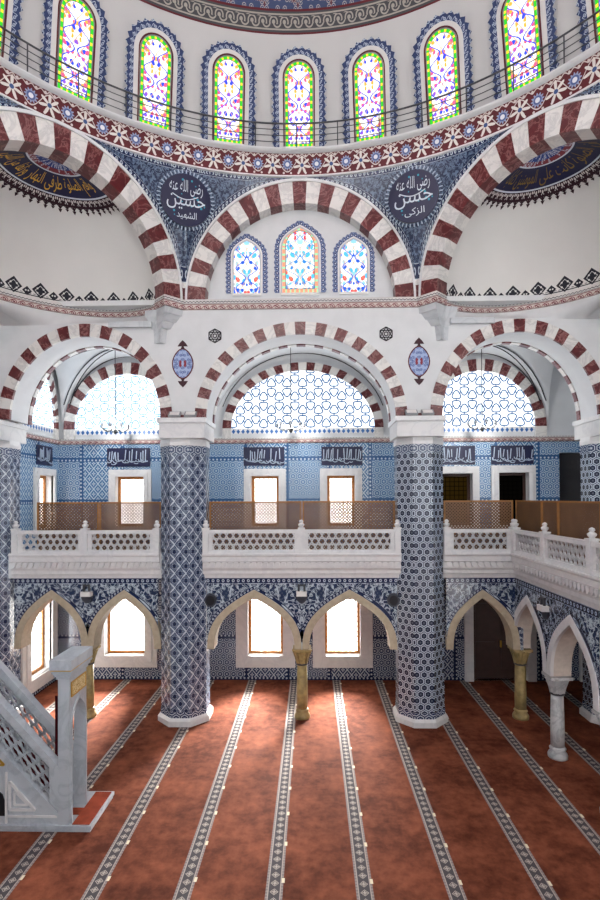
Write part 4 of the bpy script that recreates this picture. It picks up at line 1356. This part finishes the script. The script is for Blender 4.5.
#PART5
# ------------------------------------------------------------------ pendentives
ZR = 13.83
def pendentive(deg, label, text=None, seen=True):
    """between the crowns of two neighbouring arches, over the corner they share"""
    N = 90
    sg = 1 if deg > 0 else -1
    V1 = Vector((HS, YF)); C2 = Vector((HS + HS * .7071, YF - HS * .7071)); V2 = C2 * 2 - V1; C3 = V2 - Vector((0, HS))
    segs = (Vector((0, YF)), V1, C2) if abs(deg) < 45 else (C2, V2, C3)
    P = []
    for i in range(N + 1):
        f = i / N * 2
        p = segs[0].lerp(segs[1], f) if f <= 1 else segs[1].lerp(segs[2], f - 1)
        x = HS * (f if f <= 1 else 2 - f)
        t_ = math.atan2(p.x, p.y - YC); r = math.hypot(p.x, p.y - YC) - .02
        q_ = sqrt(max(0, 1 - (x / 2.91) ** 2))
        zb = max(11.16, ZS + 3.04 * q_); zt = ZR
        bw = min(.13 / max(.35, q_), (zt - zb) * .35); tw = min(.14, (zt - zb) * .35)
        zz = [zb, zb + bw] + [zb + bw + (zt - tw - zb - bw) * q / 6 for q in range(1, 6)] + [zt - tw, zt]
        row = []
        for z in zz:
            g_ = ((z - zb) / (zt - zb)); rr = r + (RING + .01 - r) * g_
            row.append((rr * sin(t_) * sg, YC + rr * cos(t_), z))
        P.append(row)
    deg = sg * math.degrees(math.atan2(segs[1].x, segs[1].y - YC))
    t = thing('pendentive', (RING * sin(math.radians(deg)), YC + RING * cos(math.radians(deg)), 12.5), label, 'pendentive', kind='thing')
    NZ = len(P[0])
    mb = MB()
    for i in range(N):
        if i < 3 or i >= N - 3: continue
        for j in range(1, NZ - 2):
            q = [(i, j), (i + 1, j), (i + 1, j + 1), (i, j + 1)]
            mb.face([P[a][c] for a, c in q], 0, [((a - N / 2) / N * 6.0, P[a][c][2]) for a, c in q])
    mb.build('floral_field', M['pendentive_tile'], t)
    mb = MB(); L = 0
    for i in range(N):
        for j, wh in ((0, 0), (NZ - 2, 1)):
            q = [(i, j), (i + 1, j), (i + 1, j + 1), (i, j + 1)]
            pts = [Vector(P[a][c]) for a, c in q]; l = (pts[1] - pts[0]).length
            mb.face([P[a][c] for a, c in q], 0 if 3 <= i < N - 3 else 1, [(L, 0), (L + l, 0), (L + l, 1), (L, 1)])
        L += (Vector(P[i + 1][0]) - Vector(P[i][0])).length
        if i < 3 or i >= N - 3:
            for j in range(1, NZ - 2): mb.face([P[i][j], P[i + 1][j], P[i + 1][j + 1], P[i][j + 1]], 1)
    mb.build('bead_border', [M['bead_border'], M['plaster']], t)
    if text:
        a = math.radians(deg)
        out = Vector((sin(a), cos(a), 0)); lean = math.radians(-8)
        yd = (out * cos(lean) + Vector((0, 0, 1)) * sin(-lean)).normalized()
        T = frame(out * 7.66 + Vector((0, YC, 12.98)), (cos(a), -sin(a), 0), tuple(yd))
        # the medallion: a round field, a ring of small pegs and the writing
        mb = MB(); mb.T = T; R0 = .60
        ci = [(R0 * cos(2 * PI * k / 48), R0 * sin(2 * PI * k / 48)) for k in range(48)]
        mb.prism(ci, -.03, .03); d = mb.build('round_medallion', M['navy_paint'], t)
        mb = MB(); mb.T = T
        for k in range(44):
            q = 2 * PI * k / 44; e = .012
            for ra, rb, w in ((.615, .70, .030),):
                mb.face([(ra * cos(q) - w / 2 * sin(q), -.02, ra * sin(q) + w / 2 * cos(q)), (ra * cos(q) + w / 2 * sin(q), -.02, ra * sin(q) - w / 2 * cos(q)),
                         (rb * cos(q) + w / 2 * sin(q), -.02, rb * sin(q) - w / 2 * cos(q)), (rb * cos(q) - w / 2 * sin(q), -.02, rb * sin(q) + w / 2 * cos(q))])
        mb.build('peg_ring', M['peg_blue'], d)
        mb = MB(); mb.T = T
        for wd, x0, x1, z0, z1 in text: add_text(mb, wd, lambda x, y: (x0 + (x1 - x0) * x, -.036, z0 + (z1 - z0) * y))
        for wd, x0, x1, z0, z1 in text[:1]:
            for k in range(14):
                p = [(-.33 + .62 * q / 14, .11 - .10 * sin(PI * q / 14)) for q in (k, k + 1)]
                mb.bar((p[0][0], -.036, p[0][1]), (p[1][0], -.036, p[1][1]), .022, .006, (0, 1, 0))
        mb.build('lettering', M['letter_white'], d)
        mb = MB(); mb.T = T; r = random.Random(5)
        for k in range(16):
            q = r.uniform(0, 2 * PI); rr = r.uniform(.1, .5); s_ = r.uniform(.014, .03)
            mb.prism([(rr * cos(q) + s_ * cos(2 * PI * j / 8), rr * sin(q) + s_ * sin(2 * PI * j / 8)) for j in range(8)], -.034, -.028)
        mb.build('teal_dots', M['letter_teal'], d)
    return t
plain('peg_blue', '9aabc0', .5, .3)
pendentive(-22.5, 'navy floral pendentive with the round calligraphy medallion, left of the central upper arch',
           [('رضى الله عنه', -.40, .40, .10, .46), ('حسين', -.46, .46, -.24, .10), ('الشهيد', -.22, .26, -.46, -.26)])
pendentive(22.5, 'navy floral pendentive with the round calligraphy medallion, right of the central upper arch',
           [('رضى الله عنه', -.40, .40, .10, .46), ('حسن', -.46, .46, -.24, .10), ('الزكى', -.22, .26, -.46, -.26)])
pendentive(-67.5, 'navy floral pendentive at the far left, beyond the crown of the left upper arch')
pendentive(67.5, 'navy floral pendentive at the far right, beyond the crown of the right upper arch')

# ------------------------------------------------------------------ ring, railing, dome
A0, A1 = PI / 2 - math.radians(118), PI / 2 + math.radians(118)
b = MB(); b.lathe([(7.64, -.05), (7.57, -.035), (7.57, 0)], 120, (0, YC, ZR), a0=A0, a1=A1)
trim(b, M['plaster'], 'thin white lip under the dark red band of the dome ring', 'moulding')
b = MB(); b.lathe([(7.58, 0), (7.50, .50)], 160, (0, YC, ZR), a0=A0, a1=A1)
trim(b, M['red_band'], 'dark red painted band with white palmettes and blue rosettes around the dome ring', 'painted band')
b = MB(); b.lathe([(7.52, .49), (7.42, .51), (7.37, .54), (7.37, .57), (7.40, .59), (7.75, .59)], 120, (0, YC, ZR), a0=A0, a1=A1)
trim(b, M['plaster'], 'plain white ledge of the dome ring, carrying the dark railing', 'ledge')
RR, ZP = 7.41, ZR + .58
rl = thing('dome_railing', (0, YC + RR, ZP), 'thin dark metal railing on the white ledge around the foot of the dome', 'railing')
ang = lambda d: (RR * sin(math.radians(d)), YC + RR * cos(math.radians(d)))
for k in range(-12, 13):
    d = k * 7.9 - .5; x, y = ang(d)
    mb = MB(); mb.tube([(x, y, ZP), (x, y, ZP + .60)], .014, 6); mb.build('post', M['dark_metal'], rl)
for z, r in ((.61, .020), (.46, .009), (.31, .009), (.15, .009)):
    mb = MB(); mb.tube([ang(-97 + 194 * i / 120) + (ZP + z,) for i in range(121)], r, 6)
    mb.build('top_rail' if r > .01 else 'rail', M['dark_metal'], rl)
RD, ZD = 7.66, 14.0
prof = [(sqrt(RD ** 2 - (z - ZD) ** 2), z) for z in [14.38 + .12 * i for i in range(55)]]
b = MB(); b.lathe(prof, 120, (0, YC, 0), a0=0, a1=2 * PI)
b.f = b.f[:-2]; b.m = b.m[:-2]; b.uv = b.uv[:-2]
S_(b, 'ceiling_dome', M['dome_paint'], 'pale plaster dome with a painted blue and red ring of ornament', 'dome', smooth=True)

stained('glass_dome', .335, 1.88, 'round', ['f05a8a', '3450e0', 'f0b040', '8a58d0', '35c22f', 'f0d03a'], .062, 1.5, 11.0)
DP = [('inner_line', 'maroon_paint', .035, .06, -.055, 0), ('glass_frame', 'grey_metal', 0, .018, -.06, 0), ('white_frame', 'white_dull', .06, .16, -.04, 0), ('zigzag_border', 'window_border', .15, .285, -.03, .075)]
plain('white_dull', 'cfcecb', .7, .2)
names = ['middle coloured window of the dome, straight above the central arch']
NTH = {1: 'first', 2: 'second', 3: 'third', 4: 'fourth', 5: 'fifth'}
for k in range(-5, 6):
    d = k * 13.5; a = math.radians(d)
    if k == 0: l = 'tall coloured dome window in the middle, straight above the crown of the central arch'
    else: l = f'tall coloured dome window, {NTH[abs(k)]} to the {"left" if k < 0 else "right"} of the middle one'
    zm = 14.53; lean = math.asin((zm + .95 - ZD) / RD)
    out = Vector((sin(a), cos(a), 0))
    rr = sqrt(RD ** 2 - (zm + .95 - ZD) ** 2)
    yd = (out * cos(lean) + Vector((0, 0, 1)) * sin(lean)).normalized()
    up = Vector((cos(a), -sin(a), 0)).cross(yd)
    T = frame(out * (rr - .11) + Vector((0, YC, zm + .95)) - up * .95, (cos(a), -sin(a), 0), tuple(yd))
    stained_window(T, .335, 1.88, 'round', 'glass_dome', l, DP)

# ------------------------------------------------------------------ lamps and small fittings
for s in (-1, 1):
    for q, (dx, w) in enumerate(((-.20, 'left'), (.20, 'right'))):
        x = 2.96 * s + dx
        t = thing('floodlight', (x, 12.98, ZL), f'flat grey floodlight, {w} one of the pair on the capital of the {SIDE[s]} tiled column', 'floodlight')
        mb = MB(); mb.T = frame((x, 12.97, ZL + .10), (1, 0, 0), (0, cos(.7), sin(.7)))
        mb.box(-.15, .15, -.09, .09, -.03, .03); mb.build('housing', M['grey_metal'], t)
        h = mb.T.copy(); mb = MB(); mb.T = h; mb.box(-.12, .12, -.07, .07, .03, .036); mb.build('glass', M['white_paint'], t)
        mb = MB(); mb.bar((x - .1, 12.99, ZL), (x - .1, 12.99, ZL + .1), .03, .02, (0, 1, 0)); mb.bar((x + .1, 12.99, ZL), (x + .1, 12.99, ZL + .1), .03, .02, (0, 1, 0)); mb.build('bracket', M['dark_metal'], t)
def wall_lamp(T, label):
    t = thing('wall_lamp', tuple(T @ Vector((0, 0, 0))), label, 'wall lamp')
    mb = MB(); mb.T = T; mb.box(-.13, .13, -.16, 0, -.03, .09); mb.build('housing', M['white_paint'], t)
    mb = MB(); mb.T = T
    for x in (-.07, .07): mb.bar((x, -.08, .09), (x, -.08, .27), .045, .045, (0, 1, 0))
    mb.bar((-.09, -.08, .24), (.09, -.08, .24), .04, .03, (0, 1, 0)); mb.build('lamp_holder', M['dark_metal'], t)
    mb = MB(); mb.T = T; mb.prism([(.15 * cos(PI + PI * i / 14), -.03 + .19 * sin(PI + PI * i / 14)) for i in range(15)], -.05, 0)
    mb.build('shield', M['dark_shield'], t)
plain('dark_shield', '31343f', .4, .4)
for x, l in ((-5.52, 'white wall lamp between the two arches of the left gallery bay'), (0, 'white wall lamp between the two arches of the central bay')):
    wall_lamp(frame((x, YA - .012, 3.22), (1, 0, 0), (0, 1, 0)), l)
T = FS.copy(); T.translation = FS @ Vector((-11.54, -.012, 3.22))
wall_lamp(T, 'white wall lamp between the arches of the right side arcade')
for x, l in ((-2.33, 'small dark round loudspeaker beside the left tiled column under the central gallery'), (2.33, 'small dark round loudspeaker beside the right tiled column under the central gallery')):
    t = thing('loudspeaker', (x, YA - .05, 3.05), l, 'loudspeaker')
    mb = MB(); mb.T = frame((x, YA - .02, 3.08), (1, 0, 0), (0, 1, 0))
    mb.prism([(.15 * cos(2 * PI * i / 20), .17 * sin(2 * PI * i / 20)) for i in range(20)], -.07, .02); mb.build('housing', M['dark_shield'], t)
    h = mb.T.copy(); mb = MB(); mb.T = h; mb.prism([(.11 * cos(2 * PI * i / 20), .125 * sin(2 * PI * i / 20)) for i in range(20)], -.08, -.07); mb.build('grille', M['black_paint'], t)
for x, l, zt in ((-5.42, 'small chandelier hanging on a cable inside the left lower arch', 10.1), (-.32, 'small chandelier hanging on a cable inside the central lower arch', 10.18), (5.15, 'small chandelier hanging on a cable inside the right lower arch', 10.1)):
    y = 14.95; z = 7.72
    t = thing('hanging_lamp', (x, y, z), l, 'chandelier')
    mb = MB(); mb.tube([(x, y, z), (x, y, zt)], .011, 6); mb.build('cable', M['dark_metal'], t)
    mb = MB()
    for k in range(8):
        a = 2 * PI * k / 8
        mb.tube([(x + .04 * cos(a), y + .04 * sin(a), z - .02), (x + .22 * cos(a), y + .22 * sin(a), z - .1), (x + .38 * cos(a), y + .38 * sin(a), z)], .012, 5)
    mb.lathe([(.02, -.16), (.06, -.1), (.03, 0), (.015, .1)], 10, (x, y, z)); mb.build('arm_frame', M['dark_metal'], t)
    li = bpy.data.lights.new('lamp_light', 'POINT'); li.energy = 110; li.shadow_soft_size = .06; li.color = (1, .97, .93)  # fill light added to brighten the vaults; the chandelier itself looks unlit
    lo = bpy.data.objects.new('lamp_light', li); COL.objects.link(lo); lo.location = (x, y, z + .16); lo.parent = t; lo.matrix_parent_inverse = t.matrix_basis.inverted()
    for k in range(8):
        a = 2 * PI * k / 8; mb = MB(); mb.lathe([(.02, 0), (.045, .03), (.05, .10), (.03, .12)], 8, (x + .38 * cos(a), y + .38 * sin(a), z)); mb.build('glass_cup', M['letter_white'], t, smooth=True)

# ------------------------------------------------------------------ the marble staircase (minbar) at the lower left
def minbar():
    t = thing('marble_minbar', (-4.6, 9.4, 0), 'white marble pulpit staircase with pierced rails and an arched portal at the lower left', 'minbar')
    Y0, Y1 = 8.86, 9.55
    K = 1.08
    rail = lambda x: 1.25 + K * (-4.15 - x)                 # top of the handrail
    XE = -6.9
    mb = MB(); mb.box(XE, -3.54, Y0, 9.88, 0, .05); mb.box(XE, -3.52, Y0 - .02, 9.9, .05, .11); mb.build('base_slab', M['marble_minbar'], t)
    mb = MB(); mb.box(-3.86, -3.56, Y0 + .02, 9.86, .11, .125); mb.box(-4.2, -3.86, Y0 + .3, Y1 - .2, .11, .125); plabel(mb.build('foot_carpet', M['carpet_plain'], t), 'rust-red carpet on the foot slab')
    # steps
    mb = MB(); n = 12
    for i in range(n):
        xa = -4.35 - i * .21; mb.box(XE, xa, Y0 + .14, Y1 - .14, .11, .41 + (i + 1) * .225)
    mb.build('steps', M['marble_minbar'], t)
    mb = MB()
    for i in range(n):
        xa = -4.35 - i * .21; z = .41 + (i + 1) * .225; mb.box(xa - .21, xa + .012, Y0 + .18, Y1 - .18, z, z + .015); mb.box(xa, xa + .012, Y0 + .18, Y1 - .18, z - .22, z)
    plabel(mb.build('stair_runner', M['maroon_cloth'], t), 'dark red stair runner')  # runner kept dark so the holes of the pierced rail look shaded
    for nm, yy, sgn in (('near', Y0 + .03, .09), ('far', Y1 - .14, .0)):
        ya, yb = yy, yy + .12
        rail = lambda x: 1.25 - sgn + K * (-4.15 - x)
        # side wall under the pierced rail
        mb = MB()
        mb.face([(XE, ya, .11), (-4.08, ya, .11), (-4.08, ya, rail(-4.08) - .86), (XE, ya, rail(XE) - .86)])
        mb.face([(XE, yb, .11), (-4.08, yb, .11), (-4.08, yb, rail(-4.08) - .86), (XE, yb, rail(XE) - .86)])
        mb.build('side_wall', M['marble_minbar'], t)
        # handrail, lower band and the end panel beside the portal
        mb = MB()
        band = lambda d0, d1, o0, o1: mb_par(mb, XE, -4.10, lambda x: rail(x) - d0, lambda x: rail(x) - d1, ya - o0, yb + o1)
        band(.0, .15, .02, .02); band(.15, .20, .005, .005); band(.80, .88, .02, .02)
        mb.face([(-4.26, ya, rail(-4.26) - .78), (-4.08, ya, rail(-4.08) - .78), (-4.08, ya, rail(-4.08) - .1), (-4.26, ya, rail(-4.26) - .1)])
        mb.face([(-4.26, yb, rail(-4.26) - .78), (-4.08, yb, rail(-4.08) - .78), (-4.08, yb, rail(-4.08) - .1), (-4.26, yb, rail(-4.26) - .1)])
        mb.build('handrail', M['marble_minbar'], t)
        # pierced panel: the level lattice sheared along the slope
        mb = MB(); tmp = MB(); LX = 2.62
        lattice(tmp, XE, -4.26, 0, .62, (ya + yb) / 2, .135, .022, .04)
        mb.f, mb.m, mb.uv = tmp.f, tmp.m, tmp.uv
        mb.v = [(x, y, z + rail(x) - .81) for x, y, z in tmp.v]
        mb.build('lattice_panel', M['marble_minbar'], t)
    # reliefs on the near side wall
    yn = Y0 + .03
    def tri(x0, x1, z0, z1, w, mat, name, d):
        mb = MB()
        P = [(x0, z0), (x1, z0), (x0, z1)]
        for p, q in zip(P, P[1:] + P[:1]): mb.bar((p[0], yn - d / 2, p[1]), (q[0], yn - d / 2, q[1]), w, d, (0, 1, 0))
        return mb.build(name, M[mat], t)
    tri(-4.94, -4.50, .36, .84, .04, 'marble', 'triangle_relief', .03)
    tri(-4.86, -4.62, .44, .68, .03, 'marble', 'triangle_relief', .02)
    plabel(tri(-5.55, -5.04, 1.12, 1.62, .03, 'gold', 'gilded_triangle', .02), 'gilded triangular moulding')
    mb = MB(); mb.prism([(-5.4, .25), (-5.03, .25), (-5.03, .50), (-5.07, .62), (-5.21, .72), (-5.36, .62), (-5.4, .5)], yn - .012, yn + .01); mb.build('niche', M['black_paint'], t)  # flat black plate, the painted shade of an arched opening
    mb = MB()
    mb.bar((-5.0, yn - .015, .13), (-5.0, yn - .015, 1.0), .03, .03, (0, 1, 0)); mb.bar((-5.0, yn - .015, .25), (-4.12, yn - .015, .25), .03, .03, (0, 1, 0)); mb.build('panel_moulding', M['marble'], t)
    # portal: two jambs, an arched front that looks along +x, cornice on top
    XA, XB, ZT = -4.10, -3.90, 2.95
    T = frame((XB, 0, 0), (0, 1, 0), (-1, 0, 0))                       # local x = +y, depth = -x
    op = pointed(0, .265, .40, 1.76, 8); cy = 9.205
    A = [(cy - .265, .11)] + [(cy + x, z) for x, z in op] + [(cy + .265, .11)]
    mb = MB(); mb.T = T
    out = [(Y0 + .01, .11), (Y0 + .01, 1.76)] + [(Y0 + .01 + (Y1 - Y0 - .02) * i / (len(op) - 3), 2.62) for i in range(len(op) - 2)] + [(Y1 - .01, 1.76), (Y1 - .01, .11)]
    out = out[:len(A)] if len(out) >= len(A) else out + [out[-1]] * (len(A) - len(out))
    mb.strip(A, out, 0, XB - XA)
    mb.build('portal_front', M['marble_minbar'], t)
    mb = MB(); mb.T = T
    ar = A
    ar2 = [(cy - .30, .11)] + [(cy + x * 1.132, 1.76 + (z - 1.76) * 1.16) for x, z in op] + [(cy + .30, .11)]
    mb.strip(ar, ar2, -.025, .0); mb.build('arch_moulding', M['marble_minbar'], t)
    mb = MB(); mb.T = T; mb.box(Y0 + .08, Y1 - .08, -.012, .005, 2.29, 2.51); plabel(mb.build('inscription_panel', M['inscription_gold'], t), 'gilded inscription panel')
    mb = MB(); mb.T = T; e = .018
    for q in ((Y0 + .06, Y1 - .06, 2.51, 2.53), (Y0 + .06, Y1 - .06, 2.27, 2.29), (Y0 + .06, Y0 + .08, 2.29, 2.51), (Y1 - .08, Y1 - .06, 2.29, 2.51)): mb.box(q[0], q[1], -.02, .003, q[2], q[3])
    mb.build('panel_frame', M['gold'], t)
    mb = MB()
    for z0, z1, o in ((2.60, 2.66, .02), (2.66, 2.71, .05), (2.71, 2.76, .075)): mb.box(XA - o, XB + o, Y0 - o, Y1 + o, z0, z1)
    mb.box(XA - .10, XB + .08, Y0 - .10, Y1 + .08, 2.78, ZT); mb.build('cornice', M['marble_minbar'], t)
    mb = MB(); mb.box(XA - .09, XB + .07, Y0 - .09, Y1 + .07, 2.76, 2.78); plabel(mb.build('gilded_line', M['gold'], t), 'thin gilded line')
    # dark red curtain gathered behind the portal
    mb = MB(); pts = []
    for i in range(13): pts.append((-4.36 + .012 * i, Y1 - .26 + .03 * sin(i * 2.1)))
    for p, q in zip(pts, pts[1:]): mb.face([(p[0], p[1], .6), (q[0], q[1], .6), (q[0], q[1], 2.15), (p[0], p[1], 2.15)])
    plabel(mb.build('curtain', M['maroon_cloth'], t), 'dark red gathered curtain')
def mb_par(mb, x0, x1, fa, fb, y0, y1):
    a = [(x0, y0, fb(x0)), (x1, y0, fb(x1)), (x1, y1, fb(x1)), (x0, y1, fb(x0)), (x0, y0, fa(x0)), (x1, y0, fa(x1)), (x1, y1, fa(x1)), (x0, y1, fa(x0))]
    for q in ((0, 3, 2, 1), (4, 5, 6, 7), (0, 1, 5, 4), (2, 3, 7, 6), (1, 2, 6, 5), (3, 0, 4, 7)): mb.face([a[i] for i in q])
minbar()

# ------------------------------------------------------------------ light and camera
w = bpy.data.worlds.new('daylight'); scn.world = w; w.use_nodes = True
bg = w.node_tree.nodes['Background']; bg.inputs[0].default_value = lin('eef2f8'); bg.inputs[1].default_value = 2.65

su = bpy.data.lights.new('sun', 'SUN'); su.energy = 160; su.angle = math.radians(38); su.color = (1, .96, .9)
so = bpy.data.objects.new('sun', su); COL.objects.link(so); so.location = (3, 30, 20)
so.rotation_euler = Vector((-.16, -1, -.46)).to_track_quat('-Z', 'Y').to_euler()

cam = bpy.data.cameras.new('camera'); co = bpy.data.objects.new('camera', cam); COL.objects.link(co)
FPX, PIT, YAW, ROL, PX, PY, CX = 520.0, .0101, .0212, -.0047, 300.86, 492.13, .2751
cam.sensor_fit = 'AUTO'; cam.sensor_width = 36.0; cam.lens = FPX / 900 * 36
cam.shift_x = -(PX - 300) / 900; cam.shift_y = (PY - 450) / 900
cam.clip_start = .05; cam.clip_end = 200
c_, s_ = cos(YAW), sin(YAW); cp, sp = cos(PIT), sin(PIT); cr, sr = cos(ROL), sin(ROL)
right = Vector((c_, s_, 0)); fwd = Vector((-s_ * cp, c_ * cp, sp)); up = right.cross(fwd)
r2 = right * cr + up * sr; u2 = up * cr - right * sr
Mx = Matrix((r2, u2, -fwd)).transposed().to_4x4(); Mx.translation = (CX, 0, 5.7)
co.matrix_world = Mx
scn.camera = co
vs = scn.view_settings
vs.view_transform = 'Standard'; vs.look = 'None'; vs.exposure = 0.0; vs.gamma = 1.0; vs.use_curve_mapping = False
